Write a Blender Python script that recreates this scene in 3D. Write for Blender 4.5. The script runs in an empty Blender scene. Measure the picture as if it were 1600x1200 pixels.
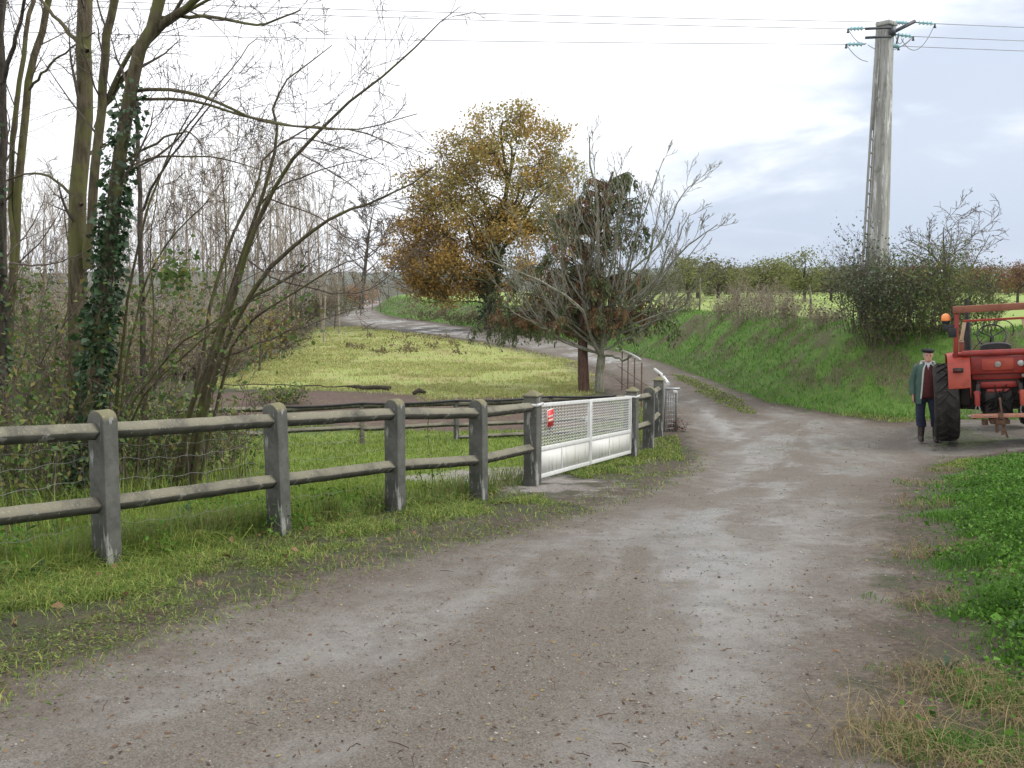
import bpy, math, random
import numpy as np
from mathutils import Vector, Matrix
sc = bpy.context.scene
COL = sc.collection
PI = math.pi
# ------------------------------------------------------------------ camera
CZ = 3.0
PITCH = math.radians(6.1)
F = 1500.0
cam_d = bpy.data.cameras.new('camera')
cam_d.sensor_width = 36.0
cam_d.lens = F / 1600.0 * 36.0
cam_d.clip_start = 0.05
cam_d.clip_end = 12000
cam = bpy.data.objects.new('camera', cam_d)
COL.objects.link(cam)
cam.location = (0, 0, CZ)
cam.rotation_euler = (PI / 2 - PITCH, 0, 0)
sc.camera = cam
# ------------------------------------------------------------------ world: overcast sky
SUN_EL, SUN_AZ = math.radians(40), math.radians(95)     # azimuth from +Y towards +X
w = bpy.data.worlds.new('World'); sc.world = w; w.use_nodes = True
nt = w.node_tree; nt.nodes.clear()

def nd(nt, typ, **kw):
    n = nt.nodes.new(typ)
    for k, v in kw.items():
        if k.startswith('i_'):
            key = k[2:]
            key = int(key) if key.isdigit() else key.replace('_', ' ')
            if hasattr(v, 'is_output') or isinstance(v, bpy.types.NodeSocket):
                nt.links.new(v, n.inputs[key])
            else:
                n.inputs[key].default_value = v
        else:
            setattr(n, k, v)
    return n

def mth(nt, op, a, b=None, c=None, clamp=False):
    n = nt.nodes.new('ShaderNodeMath'); n.operation = op; n.use_clamp = clamp
    for i, v in enumerate((a, b, c)):
        if v is None: continue
        if isinstance(v, bpy.types.NodeSocket): nt.links.new(v, n.inputs[i])
        else: n.inputs[i].default_value = v
    return n.outputs[0]

def mixc(nt, fac, a, b, blend='MIX'):
    n = nt.nodes.new('ShaderNodeMix'); n.data_type = 'RGBA'; n.blend_type = blend
    for key, v in ((0, fac), (6, a), (7, b)):
        if isinstance(v, bpy.types.NodeSocket): nt.links.new(v, n.inputs[key])
        elif key == 0: n.inputs[0].default_value = v
        else: n.inputs[key].default_value = (*v, 1) if len(v) == 3 else v
    return n.outputs[2]

def sstep(nt, x, lo, hi):
    n = nt.nodes.new('ShaderNodeMapRange'); n.interpolation_type = 'SMOOTHSTEP'
    nt.links.new(x, n.inputs[0]); n.inputs[1].default_value = lo; n.inputs[2].default_value = hi
    return n.outputs[0]

def noise(nt, vec, scale, detail=3, rough=.55, dist=0):
    n = nd(nt, 'ShaderNodeTexNoise', i_Scale=scale, i_Detail=detail, i_Roughness=rough, i_Distortion=dist)
    if vec is not None: nt.links.new(vec, n.inputs['Vector'])
    return n.outputs['Fac']

sky = nd(nt, 'ShaderNodeTexSky', sky_type='NISHITA', sun_disc=False, sun_elevation=SUN_EL, sun_rotation=SUN_AZ,
         air_density=1.0, dust_density=1.0, ozone_density=1.0)
tc = nd(nt, 'ShaderNodeTexCoord')
sep = nd(nt, 'ShaderNodeSeparateXYZ', i_0=tc.outputs['Generated'])
zz = mth(nt, 'ADD', mth(nt, 'MAXIMUM', sep.outputs[2], 0.0), 0.16)
px = mth(nt, 'DIVIDE', sep.outputs[0], zz)
py = mth(nt, 'DIVIDE', sep.outputs[1], zz)
cv = nd(nt, 'ShaderNodeCombineXYZ', i_0=px, i_1=mth(nt, 'MULTIPLY', py, 1.0), i_2=0.0).outputs[0]
n1 = noise(nt, cv, 1.25, 6, .58, .5)
n2 = noise(nt, cv, 0.42, 4, .5, .2)
cl = mth(nt, 'ADD', mth(nt, 'MULTIPLY', n1, .6), mth(nt, 'MULTIPLY', n2, .4))
# heavier blue-grey cloud towards the east and low over the horizon, bright cloud to the west and overhead
az = mth(nt, 'ADD', mth(nt, 'MULTIPLY', sep.outputs[0], .60), mth(nt, 'MULTIPLY', sep.outputs[2], -1.35))
v = mth(nt, 'ADD', cl, az)
grey = sstep(nt, v, .33, .56)
hor = mth(nt, 'SUBTRACT', 1.0, sstep(nt, sep.outputs[2], 0.01, 0.13))
east = sstep(nt, sep.outputs[0], -.12, .22)
cloud = mixc(nt, grey, (9.2, 9.2, 9.4), (4.25, 4.75, 5.65))
cloud = mixc(nt, mth(nt, 'MULTIPLY', hor, mth(nt, 'MULTIPLY', east, .8)), cloud, (2.9, 3.75, 5.3))
mixed = mixc(nt, .90, sky.outputs[0], cloud)
bg = nd(nt, 'ShaderNodeBackground', i_Color=mixed, i_Strength=0.10)
out = nd(nt, 'ShaderNodeOutputWorld', i_Surface=bg.outputs[0])
# ------------------------------------------------------------------ sun behind the cloud
sl = bpy.data.lights.new('sun', 'SUN'); sl.energy = 1.5; sl.angle = math.radians(25); sl.color = (1, .96, .9)
so = bpy.data.objects.new('sun', sl); COL.objects.link(so)
sd = Vector((math.sin(SUN_AZ) * math.cos(SUN_EL), math.cos(SUN_AZ) * math.cos(SUN_EL), math.sin(SUN_EL)))
so.rotation_euler = (-sd).to_track_quat('-Z', 'Y').to_euler()
so.location = (0, 0, 40)
sc.view_settings.view_transform = 'Standard'
sc.view_settings.look = 'None'
sc.view_settings.gamma = 1
sc.view_settings.exposure = 0.74
# ------------------------------------------------------------------ pixel rays and terrain
CP, SP = math.cos(PITCH), math.sin(PITCH)
def ray(px, py):
    u = (px - 800) / F; v = (600 - py) / F
    return np.array([u, CP + v * SP, -SP + v * CP])
def at(px, py, y):
    d = ray(px, py)
    return np.array([0, 0, CZ]) + d * (y / d[1])

def sst(a, b, x):
    t = np.clip((x - a) / (b - a), 0, 1); return t * t * (3 - 2 * t)
def smax(a, b, k):
    h = np.clip(.5 + .5 * (a - b) / k, 0, 1); return b + (a - b) * h + k * h * (1 - h)
_rs = np.random.RandomState(5)
_tab = _rs.rand(256, 256)
def vnoise(x, y):
    xi = np.floor(x).astype(int); yi = np.floor(y).astype(int)
    fx = x - xi; fy = y - yi
    fx = fx * fx * (3 - 2 * fx); fy = fy * fy * (3 - 2 * fy)
    g = lambda i, j: _tab[i & 255, j & 255]
    return (g(xi, yi) * (1 - fx) + g(xi + 1, yi) * fx) * (1 - fy) + (g(xi, yi + 1) * (1 - fx) + g(xi + 1, yi + 1) * fx) * fy - .5
def fbm(x, y, o=3):
    s = 0; a = 1
    for k in range(o):
        s = s + a * vnoise(x * 2 ** k + 17.3 * k, y * 2 ** k + 9.1 * k); a *= .5
    return s

def seg_dist(P, poly, closed=True):
    """distance to a polyline and (closed) sign, P (n,2); negative inside"""
    poly = np.asarray(poly, float); n = len(poly)
    x, y = P[:, 0], P[:, 1]
    best = np.full(len(P), 1e18); inside = np.zeros(len(P), bool)
    for i in range(n if closed else n - 1):
        a = poly[i]; b = poly[(i + 1) % n]; e = b - a
        t = np.clip(((x - a[0]) * e[0] + (y - a[1]) * e[1]) / (e @ e + 1e-12), 0, 1)
        dx = x - a[0] - t * e[0]; dy = y - a[1] - t * e[1]
        best = np.minimum(best, dx * dx + dy * dy)
        if closed:
            c = ((a[1] > y) != (b[1] > y)) & (x < (b[0] - a[0]) * (y - a[1]) / (b[1] - a[1] + 1e-12) + a[0])
            inside ^= c
    d = np.sqrt(best)
    return np.where(inside, -d, d)

# foot of the far bank, world metres (walked from the right to the far left)
FOOT = np.array([(40, 16.5), (22, 17.8), (12.2, 20.3), (9.7, 21.0), (7.5, 22.1), (6.7, 24.6), (6.2, 30.5), (5.7, 38), (3.4, 49), (-.8, 60), (-6, 73),
                 (-11.6, 90), (-16.5, 112), (-19, 145), (-14, 170), (60, 190)])
BANKPOLY = np.vstack([FOOT, [(900, 1200), (3200, 3200), (3200, 16)]])
REDGE = np.array([(.35, -9), (.45, 0), (1.10, 2.4), (1.32, 3.2), (1.74, 4.3), (2.0, 5.2), (2.6, 6.5), (3.2, 8), (3.75, 9.6), (5.0, 12.2), (7.3, 15.6), (9.5, 16.6), (40, 16.4), (40, -9)])

def base_h(y):
    t = 1.68 - .1 * y
    h = smax(t, np.zeros_like(t), .28)
    return -smax(-h, np.full_like(h, -1.50), .2)
def hgt(x, y, fine=True):
    x = np.asarray(x, float); y = np.asarray(y, float)
    P = np.stack([x.ravel(), y.ravel()], 1)
    h = base_h(P[:, 1])
    s = -seg_dist(P, BANKPOLY)
    bh = 1.80 - .55 * sst(25, 75, P[:, 1])
    bank = bh * sst(-.1, 2.5, s)
    bank = bank - .010 * np.clip(s - 3, 0, 110) - .0012 * np.clip(s - 113, 0, 3000)
    h = np.where(s > -.1, h + bank, h)
    r = -seg_dist(P, REDGE)
    h = h + .55 * sst(.2, 3.0, r) * (1 - sst(11, 15.5, P[:, 1]))
    h = h + .075 * np.clip(P[:, 0] - 7.7, 0, 2.2) * sst(12, 15, P[:, 1]) * (1 - sst(19.5, 21, P[:, 1]))
    # west side falls very gently towards the stream wood
    h = h - .02 * np.clip(-P[:, 0] - 8, 0, 30) * sst(14, 22, P[:, 1])
    if fine:
        h = h + .05 * fbm(P[:, 0] * .45, P[:, 1] * .45, 3) * sst(1, 8, P[:, 1]) + .02 * fbm(P[:, 0] * 2.1, P[:, 1] * 2.1, 2)
        h = h + .22 * sst(.2, 1.2, s) * (1 - sst(3, 6, s)) * fbm(P[:, 0] * .9 + 3, P[:, 1] * .9, 3)
    return h.reshape(x.shape)
def H1(x, y): return float(hgt(np.array([x]), np.array([y]))[0])
def gnd(px, py, tmax=400):
    d = ray(px, py); d = d / d[1]
    t = np.geomspace(1.2, tmax, 1500)
    z = CZ + d[2] * t
    g = hgt(d[0] * t, t, False)
    k = np.argmax(z < g)
    if z[k] >= g[k]: k = len(t) - 1
    if k > 0:
        a = (z[k - 1] - g[k - 1]); b = (z[k] - g[k]); tt = t[k - 1] + (t[k] - t[k - 1]) * a / (a - b + 1e-12)
    else: tt = t[0]
    return np.array([d[0] * tt, tt])
def G(px, py):
    p = gnd(px, py); return np.array([p[0], p[1], H1(p[0], p[1])])

# ------------------------------------------------------------------ mesh helpers
class MB:
    def __init__(s):
        s.v = []; s.f4 = []; s.f3 = []; s.fn = []; s.n = 0; s.br = []
    def add(s, v, f):
        v = np.asarray(v, float); o = s.n; s.v.append(v); s.n += len(v)
        for q in f:
            q = [i + o for i in q]
            if len(q) == 4: s.f4.append(q)
            elif len(q) == 3: s.f3.append(q)
            else: s.fn.append(q)
        return s
    def addnp(s, v, f):
        o = s.n; s.v.append(v); s.n += len(v); f = f + o
        (s.f4 if f.shape[1] == 4 else s.f3).append(f)
    def box(s, c, size, R=None, taper=1.0):
        hx, hy, hz = [k / 2 for k in size]; v = []
        for z, k in ((-hz, 1), (hz, taper)):
            for x, y in ((-hx, -hy), (hx, -hy), (hx, hy), (-hx, hy)): v.append((x * k, y * k, z))
        v = np.array(v)
        if R is not None: v = v @ np.array(R).T
        return s.add(v + np.array(c), [(0, 3, 2, 1), (4, 5, 6, 7), (0, 1, 5, 4), (1, 2, 6, 5), (2, 3, 7, 6), (3, 0, 4, 7)])
    def tube(s, pts, rad, n=8, cap=True):
        pts = np.asarray(pts, float); m = len(pts)
        rad = np.broadcast_to(np.asarray(rad, float), (m,))
        v = rings(pts[None], rad[None], n)[0]
        f = [(i * n + j, i * n + (j + 1) % n, (i + 1) * n + (j + 1) % n, (i + 1) * n + j) for i in range(m - 1) for j in range(n)]
        if cap: f += [tuple(range(n))[::-1], tuple((m - 1) * n + j for j in range(n))]
        return s.add(v, f)
    def loft(s, ringlist, cap=True, closed=True):
        m = len(ringlist); n = len(ringlist[0]); v = np.vstack(ringlist)
        f = [(i * n + j, i * n + (j + 1) % n, (i + 1) * n + (j + 1) % n, (i + 1) * n + j) for i in range(m - 1) for j in range(n if closed else n - 1)]
        if cap and closed: f += [tuple(range(n))[::-1], tuple((m - 1) * n + j for j in range(n))]
        return s.add(v, f)
    def lathe(s, prof, c, axis, n=24):
        """prof list of (along, radius) about axis through c"""
        axis = np.asarray(axis, float); axis = axis / np.linalg.norm(axis)
        a = np.cross(axis, (0, 0, 1.) if abs(axis[2]) < .9 else (1., 0, 0)); a /= np.linalg.norm(a); b = np.cross(axis, a)
        t = np.arange(n) * 2 * PI / n
        R = [np.asarray(c) + axis * h + r * (np.cos(t)[:, None] * a + np.sin(t)[:, None] * b) for h, r in prof]
        return s.loft(R)
    def branch(s, pts, rad, n=4):
        s.br.append((np.asarray(pts, float), np.asarray(rad, float), n)); return s
    def flush(s):
        grp = {}
        for p, r, n in s.br: grp.setdefault((len(p), n), []).append((p, r))
        for (m, n), L in grp.items():
            P = np.stack([a for a, b in L]); R = np.stack([b for a, b in L])
            V = rings(P, R, n)
            K = len(L)
            i, j = np.meshgrid(np.arange(m - 1), np.arange(n), indexing='ij'); i = i.ravel(); j = j.ravel()
            q = np.stack([i * n + j, i * n + (j + 1) % n, (i + 1) * n + (j + 1) % n, (i + 1) * n + j], 1)
            f = (q[None] + (np.arange(K) * m * n)[:, None, None]).reshape(-1, 4)
            s.addnp(V.reshape(-1, 3), f)
        s.br = []
    def leaves(s, c, size, rng, up=.0, aspect=.6, dirs=None, droop=0, fold=0):
        c = np.asarray(c, float); n = len(c)
        if n == 0: return s
        size = np.broadcast_to(np.asarray(size, float), (n,))
        a = rng.normal(size=(n, 3)) if dirs is None else dirs + rng.normal(size=(n, 3)) * .35
        a[:, 2] -= droop; a /= np.linalg.norm(a, axis=1)[:, None] + 1e-9
        u = rng.normal(size=(n, 3)); u[:, 2] += up
        b = np.cross(u, a); b /= np.linalg.norm(b, axis=1)[:, None] + 1e-9
        L = size[:, None]; W = L * aspect
        nn = np.cross(a, b)
        V = np.stack([c, c + a * L * .5 + b * W * .5 + nn * L * fold, c + a * L, c + a * L * .5 - b * W * .5 + nn * L * fold], 1).reshape(-1, 3)
        s.addnp(V, np.arange(n * 4).reshape(-1, 4)); return s
    def build(s, name, mat, parent=None, smooth=False, ang=None, bevel=None):
        s.flush()
        V = np.vstack(s.v) if s.v else np.zeros((0, 3))
        me = bpy.data.meshes.new(name)
        def cat(L, k):
            if not L: return np.zeros((0, k), int)
            return np.vstack([np.asarray(a).reshape(-1, k) for a in L])
        A = cat(s.f4, 4); B = cat(s.f3, 3)
        loops = [A.ravel(), B.ravel()] + [np.array(q) for q in s.fn]
        tot = [np.full(len(A), 4), np.full(len(B), 3), np.array([len(q) for q in s.fn], int)]
        tot = np.concatenate(tot).astype(np.int32); loops = np.concatenate(loops).astype(np.int32)
        me.vertices.add(len(V)); me.vertices.foreach_set('co', V.astype(np.float32).ravel())
        me.loops.add(len(loops)); me.loops.foreach_set('vertex_index', loops)
        me.polygons.add(len(tot)); st = np.zeros(len(tot), np.int32); st[1:] = np.cumsum(tot)[:-1]
        me.polygons.foreach_set('loop_start', st)
        if smooth: me.polygons.foreach_set('use_smooth', np.ones(len(tot), bool))
        me.update(calc_edges=True); me.validate()
        if smooth and ang: me.set_sharp_from_angle(angle=math.radians(ang))
        me.materials.append(mat)
        return link(name, me, parent, bevel)

def rings(P, R, n):
    """P (k,m,3) polylines, R (k,m) radii -> (k,m*n,3)"""
    T = np.gradient(P, axis=1); T /= np.linalg.norm(T, axis=2, keepdims=True) + 1e-12
    mean = P[:, -1] - P[:, 0]; mean = mean / (np.linalg.norm(mean, axis=1, keepdims=True) + 1e-12)
    ref = np.where(np.abs(mean[:, 2:3]) > .8, np.array([[1., .13, 0]]), np.array([[.05, .1, 1.]]))
    A = np.cross(T, ref[:, None, :]); A /= np.linalg.norm(A, axis=2, keepdims=True) + 1e-12
    B = np.cross(T, A)
    t = np.arange(n) * 2 * PI / n
    V = P[:, :, None, :] + R[:, :, None, None] * (np.cos(t)[:, None] * A[:, :, None, :] + np.sin(t)[:, None] * B[:, :, None, :])
    return V.reshape(len(P), -1, 3)

def link(name, me, parent=None, bevel=None):
    o = bpy.data.objects.new(name, me); COL.objects.link(o)
    if parent is not None: o.parent = parent
    if bevel:
        m = o.modifiers.new('bevel', 'BEVEL'); m.width = bevel; m.segments = 2; m.limit_method = 'ANGLE'; m.angle_limit = math.radians(40)
    return o
def tag(o, label, cat, group=None, kind=None):
    if label: o['label'] = label
    if cat: o['category'] = cat
    if group: o['group'] = group
    if kind: o['kind'] = kind
    return o
def thing(name, label, cat, loc=(0, 0, 0), rotz=0, group=None):
    o = bpy.data.objects.new(name, None); COL.objects.link(o); o.empty_display_size = .2
    o.location = tuple(float(k) for k in loc); o.rotation_euler = (0, 0, rotz)
    return tag(o, label, cat, group)
def dup(o, parent=None):
    c = o.copy(); COL.objects.link(c)
    if parent is not None: c.parent = parent
    for ch in list(o.children): dup(ch, c)
    return c
def rotz(a):
    c, s_ = math.cos(a), math.sin(a); return np.array([[c, -s_, 0], [s_, c, 0], [0, 0, 1]])
def rotx(a):
    c, s_ = math.cos(a), math.sin(a); return np.array([[1, 0, 0], [0, c, -s_], [0, s_, c]])
def roty(a):
    c, s_ = math.cos(a), math.sin(a); return np.array([[c, 0, s_], [0, 1, 0], [-s_, 0, c]])

# ------------------------------------------------------------------ materials
def new_mat(name):
    m = bpy.data.materials.new(name); m.use_nodes = True; m.node_tree.nodes.clear(); return m, m.node_tree
def finish(nt, color, rough=.8, bump=None, bstr=.3, bdist=.01, metallic=0, spec=.5, trans=0, coat=0, alpha=None):
    p = nd(nt, 'ShaderNodeBsdfPrincipled')
    for key, v in (('Base Color', color), ('Roughness', rough), ('Metallic', metallic), ('Specular IOR Level', spec), ('Coat Weight', coat)):
        if isinstance(v, bpy.types.NodeSocket): nt.links.new(v, p.inputs[key])
        else: p.inputs[key].default_value = (*v, 1) if key == 'Base Color' else v
    if bump is not None:
        b = nd(nt, 'ShaderNodeBump', i_Strength=bstr, i_Distance=bdist, i_Height=bump)
        nt.links.new(b.outputs[0], p.inputs['Normal'])
    s = p.outputs[0]
    if trans:
        t = nd(nt, 'ShaderNodeBsdfTranslucent')
        if isinstance(color, bpy.types.NodeSocket): nt.links.new(color, t.inputs[0])
        else: t.inputs[0].default_value = (*color, 1)
        mx = nd(nt, 'ShaderNodeMixShader', i_0=trans, i_1=s, i_2=t.outputs[0]); s = mx.outputs[0]
    nd(nt, 'ShaderNodeOutputMaterial', i_Surface=s)
def coords(nt): return nd(nt, 'ShaderNodeTexCoord').outputs['Object']
def gpos(nt): return nd(nt, 'ShaderNodeNewGeometry').outputs['Position']

def m_mottle(name, cols, scale=6, rough=.8, metallic=0, bump=.3, bscale=40, spec=.4, coat=0):
    """two or three colours mixed by noise"""
    m, nt = new_mat(name); v = coords(nt)
    c = mixc(nt, sstep(nt, noise(nt, v, scale, 5, .6), .35, .65), cols[0], cols[1])
    if len(cols) > 2: c = mixc(nt, sstep(nt, noise(nt, v, scale * 2.7, 5, .65), .55, .72), c, cols[2])
    finish(nt, c, rough, noise(nt, v, bscale, 4) if bump else None, bump, .01, metallic, spec, 0, coat)
    return m
def m_leaf(name, cols, rough=.6, trans=.3, clump=0.5, spec=.3):
    """per-leaf colour from the random number of each island, plus broad clumps"""
    m, nt = new_mat(name)
    g = nd(nt, 'ShaderNodeNewGeometry')
    r = nd(nt, 'ShaderNodeValToRGB', i_0=g.outputs['Random Per Island'])
    e = r.color_ramp.elements
    while len(e) < len(cols): e.new(.5)
    for k, c in enumerate(cols):
        e[k].position = k / (len(cols) - 1); e[k].color = (*c, 1)
    n = noise(nt, g.outputs['Position'], clump, 2, .5)
    hs = nd(nt, 'ShaderNodeHueSaturation', i_Color=r.outputs[0])
    nt.links.new(mth(nt, 'ADD', .65, mth(nt, 'MULTIPLY', n, .7)), hs.inputs['Value'])
    finish(nt, hs.outputs[0], rough, None, trans=trans, spec=spec)
    return m
def m_bark(name, cols, scale=8, moss=None):
    m, nt = new_mat(name); v = coords(nt)
    mp = nd(nt, 'ShaderNodeMapping', i_Vector=v); mp.inputs['Scale'].default_value = (1, 1, .22)
    n = noise(nt, mp.outputs[0], scale * 3, 6, .65)
    c = mixc(nt, sstep(nt, n, .35, .65), cols[0], cols[1])
    if moss: c = mixc(nt, mth(nt, 'MULTIPLY', sstep(nt, noise(nt, v, scale * .35, 4, .6), .42, .62), .8), c, moss)
    finish(nt, c, .9, n, .6, .02, spec=.2)
    return m
# ------------------------------------------------------------------ ground zones
def PX(L): return np.array([gnd(a, b) for a, b in L])
ROAD = np.vstack([[(-3.2, -9), (-2.55, 0), (-2.5, 2.0)],
    PX([(0, 1066), (250, 982), (500, 902), (650, 864), (800, 826), (900, 800), (985, 775), (1060, 745), (1085, 720), (1075, 690), (1055, 652), (1040, 628),
        (1000, 602), (950, 582), (900, 564), (850, 552), (780, 537), (700, 526), (620, 517), (560, 509), (530, 501), (527, 494), (545, 487), (575, 481)]),
    [(-20.5, 118), (-21, 150), (-30, 175), (-27, 177), (-18, 150), (-17.2, 118)],
    PX([(592, 488), (610, 497), (680, 505), (780, 518), (900, 535), (1020, 563), (1100, 592), (1150, 614), (1200, 632), (1300, 650), (1400, 661)]),
    [(9.6, 20.4), (12.3, 19.6), (22, 17.2), (40, 15.8), (40, 14.5), (20, 15.8), (10.5, 16.6)],
    PX([(1560, 706), (1500, 712), (1440, 730), (1400, 780), (1392, 830), (1398, 900), (1385, 980), (1370, 1050), (1380, 1110), (1370, 1180)]),
    [(.95, 1.5), (.45, -9)]])
STRIP = PX([(1045, 583), (1075, 588), (1150, 622), (1190, 652), (1150, 642), (1090, 612)])
GRAVEL = PX([(600, 745), (720, 735), (835, 728), (900, 748), (960, 752), (1000, 770), (920, 792), (850, 770), (700, 765)])
PAST = PX([(330, 606), (420, 564), (470, 548), (480, 528), (500, 513), (540, 510), (640, 522), (780, 543), (870, 558), (900, 580), (915, 616), (700, 628), (600, 612), (450, 606)])
CHIP = PX([(300, 618), (450, 608), (600, 613), (700, 619), (900, 622), (960, 632), (965, 655), (900, 668), (700, 674), (560, 670), (350, 655)])
MUD = PX([(905, 570), (950, 585), (1000, 605), (1035, 630), (1050, 660), (1010, 640), (960, 615), (915, 590)])
LAWN = PX([(300, 705), (450, 676), (840, 672), (836, 742), (740, 765), (600, 788), (440, 815), (330, 800)])
WOOD = np.array([(-4.2, 7.2), (-3.3, 8.6), (-3.4, 13), (-6, 18), (-9, 26), (-12, 34), (-11, 45), (-14, 70), (-20, 95), (-70, 95), (-70, 7)])

def zones(x, y):
    P = np.stack([x, y], 1)
    rd = seg_dist(P, ROAD); st = seg_dist(P, STRIP)
    return dict(rd=np.maximum(rd, -st - .15), gv=seg_dist(P, GRAVEL), ps=seg_dist(P, PAST), ch=seg_dist(P, CHIP), md=seg_dist(P, MUD),
                wd=seg_dist(P, WOOD), lw=seg_dist(P, LAWN), bk=-seg_dist(P, BANKPOLY), rr=-seg_dist(P, REDGE))

# ------------------------------------------------------------------ ground material
def ground_material():
    m, nt = new_mat('ground_soil_and_grass'); v = gpos(nt)
    def attr(n): return nd(nt, 'ShaderNodeAttribute', attribute_name=n).outputs['Fac']
    A = {k: attr(k) for k in ('rd', 'gv', 'ps', 'ch', 'md', 'wd', 'bk', 'rr', 'lw')}
    nb = noise(nt, v, .8, 4, .6); nm = noise(nt, v, 3.5, 5, .65); nf = noise(nt, v, 26, 4, .7); nff = noise(nt, v, 110, 3, .7)
    # grass: soil and thatch, darkened to stand in for shade between the blades
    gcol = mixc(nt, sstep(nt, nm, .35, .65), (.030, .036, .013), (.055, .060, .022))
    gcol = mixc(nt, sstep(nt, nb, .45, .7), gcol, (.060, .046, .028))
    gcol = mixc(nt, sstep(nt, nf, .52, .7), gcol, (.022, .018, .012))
    gb = mixc(nt, sstep(nt, nm, .35, .65), (.075, .16, .02), (.12, .21, .035))
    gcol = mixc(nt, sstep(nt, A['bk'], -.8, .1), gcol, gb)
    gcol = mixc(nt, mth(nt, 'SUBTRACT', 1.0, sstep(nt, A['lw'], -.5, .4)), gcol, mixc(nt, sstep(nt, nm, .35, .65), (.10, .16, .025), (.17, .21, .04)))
    # pasture: pale yellowing grass
    pc = mixc(nt, sstep(nt, nm, .38, .62), (.31, .33, .10), (.24, .31, .075))
    pc = mixc(nt, sstep(nt, noise(nt, v, 1.3, 5, .7), .50, .68), pc, (.36, .30, .14))
    pc = mixc(nt, mth(nt, 'MULTIPLY', sstep(nt, nf, .5, .75), .6), pc, (.13, .14, .03))
    pc = mixc(nt, mth(nt, 'MULTIPLY', sstep(nt, noise(nt, v, .45, 5, .65), .50, .64), .7), pc, (.25, .20, .085))
    def inside(s, lo, hi, amp, nz=nm):
        return sstep(nt, mth(nt, 'ADD', mth(nt, 'MULTIPLY', s, -1.0), mth(nt, 'MULTIPLY', mth(nt, 'SUBTRACT', nz, .5), amp)), lo, hi)
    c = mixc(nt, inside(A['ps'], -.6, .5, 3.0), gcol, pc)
    # upper field beyond the bank
    fc = mixc(nt, sstep(nt, nb, .35, .65), (.20, .29, .055), (.26, .33, .075))
    c = mixc(nt, sstep(nt, A['bk'], 3.2, 4.6), c, fc)
    # earth patches on the bank face
    earth = mixc(nt, sstep(nt, nf, .4, .6), (.07, .052, .032), (.13, .10, .06))
    bm = mth(nt, 'MULTIPLY', sstep(nt, A['bk'], .3, .9), mth(nt, 'SUBTRACT', 1.0, sstep(nt, A['bk'], 2.2, 3.6)))
    bp = mth(nt, 'MULTIPLY', bm, sstep(nt, noise(nt, v, .75, 4, .6), .44, .56))
    c = mixc(nt, mth(nt, 'MULTIPLY', bp, .85), c, earth)
    # leaf litter in the wood
    lit = mixc(nt, sstep(nt, nf, .4, .62), (.05, .036, .022), (.13, .085, .045))
    lit = mixc(nt, sstep(nt, nb, .4, .6), lit, (.05, .075, .02))
    c = mixc(nt, inside(A['wd'], -.5, .6, 2.0), c, lit)
    # bark chip strip
    chip = mixc(nt, sstep(nt, nf, .38, .62), (.060, .038, .028), (.135, .088, .064))
    chip = mixc(nt, sstep(nt, nm, .56, .68), chip, (.12, .14, .04))
    c = mixc(nt, inside(A['ch'], -.25, .35, 1.3), c, chip)
    # gravel and mud
    grav = mixc(nt, sstep(nt, nf, .35, .65), (.19, .165, .145), (.31, .29, .27))
    c = mixc(nt, mth(nt, 'MULTIPLY', inside(A['gv'], -.2, .25, 1.0), sstep(nt, noise(nt, v, 2.2, 4, .6), .36, .52)), c, grav)
    mud = mixc(nt, sstep(nt, nf, .38, .6), (.095, .07, .052), (.20, .165, .135))
    c = mixc(nt, inside(A['md'], -.3, .3, 1.4), c, mud)
    # bare worn earth near the road edge
    worn = mixc(nt, sstep(nt, nf, .4, .62), (.040, .028, .018), (.095, .070, .048))
    wm = mth(nt, 'MULTIPLY', mth(nt, 'SUBTRACT', 1.0, sstep(nt, A['rd'], .10, 1.4)), sstep(nt, noise(nt, v, 2.6, 6, .75), .40, .52))
    c = mixc(nt, wm, c, worn)
    # road
    mp0 = nd(nt, 'ShaderNodeMapping', i_Vector=v); mp0.inputs['Rotation'].default_value = (0, 0, .33)
    mpr = nd(nt, 'ShaderNodeMapping', i_Vector=mp0.outputs[0]); mpr.inputs['Scale'].default_value = (1, .28, 1)
    big = noise(nt, mpr.outputs[0], .62, 5, .6, .5)
    rc = mixc(nt, sstep(nt, big, .40, .60), (.114, .096, .072), (.213, .204, .182))
    rc = mixc(nt, mth(nt, 'MULTIPLY', sstep(nt, nm, .42, .60), .65), rc, (.102, .083, .061))
    rc = mixc(nt, mth(nt, 'MULTIPLY', sstep(nt, noise(nt, v, 7, 5, .7), .56, .70), .55), rc, (.095, .072, .056))
    vo = nd(nt, 'ShaderNodeTexVoronoi', i_Scale=62.0, i_Vector=v); vo2 = nd(nt, 'ShaderNodeTexVoronoi', i_Scale=150.0, i_Vector=v)
    peb = mth(nt, 'MULTIPLY', mth(nt, 'SUBTRACT', 1.0, sstep(nt, vo.outputs['Distance'], .18, .34)), sstep(nt, noise(nt, v, 60, 1), .46, .54))
    pcol = mixc(nt, nd(nt, 'ShaderNodeSeparateColor', i_0=vo.outputs['Color']).outputs[0], (.10, .085, .075), (.40, .36, .32))
    rc = mixc(nt, mth(nt, 'MULTIPLY', peb, .38), rc, pcol)
    grit = nd(nt, 'ShaderNodeSeparateColor', i_0=vo2.outputs['Color']).outputs[1]
    rc = mixc(nt, .36, rc, mixc(nt, grit, (.045, .038, .030), (.30, .275, .245)))
    stn = noise(nt, v, 38, 4, .75)
    rc = mixc(nt, mth(nt, 'MULTIPLY', sstep(nt, stn, .58, .68), .75), rc, (.055, .042, .034))
    em = mth(nt, 'MULTIPLY', sstep(nt, A['rd'], -.95, -.05), sstep(nt, noise(nt, v, 1.4, 5, .7), .30, .56))
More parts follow.
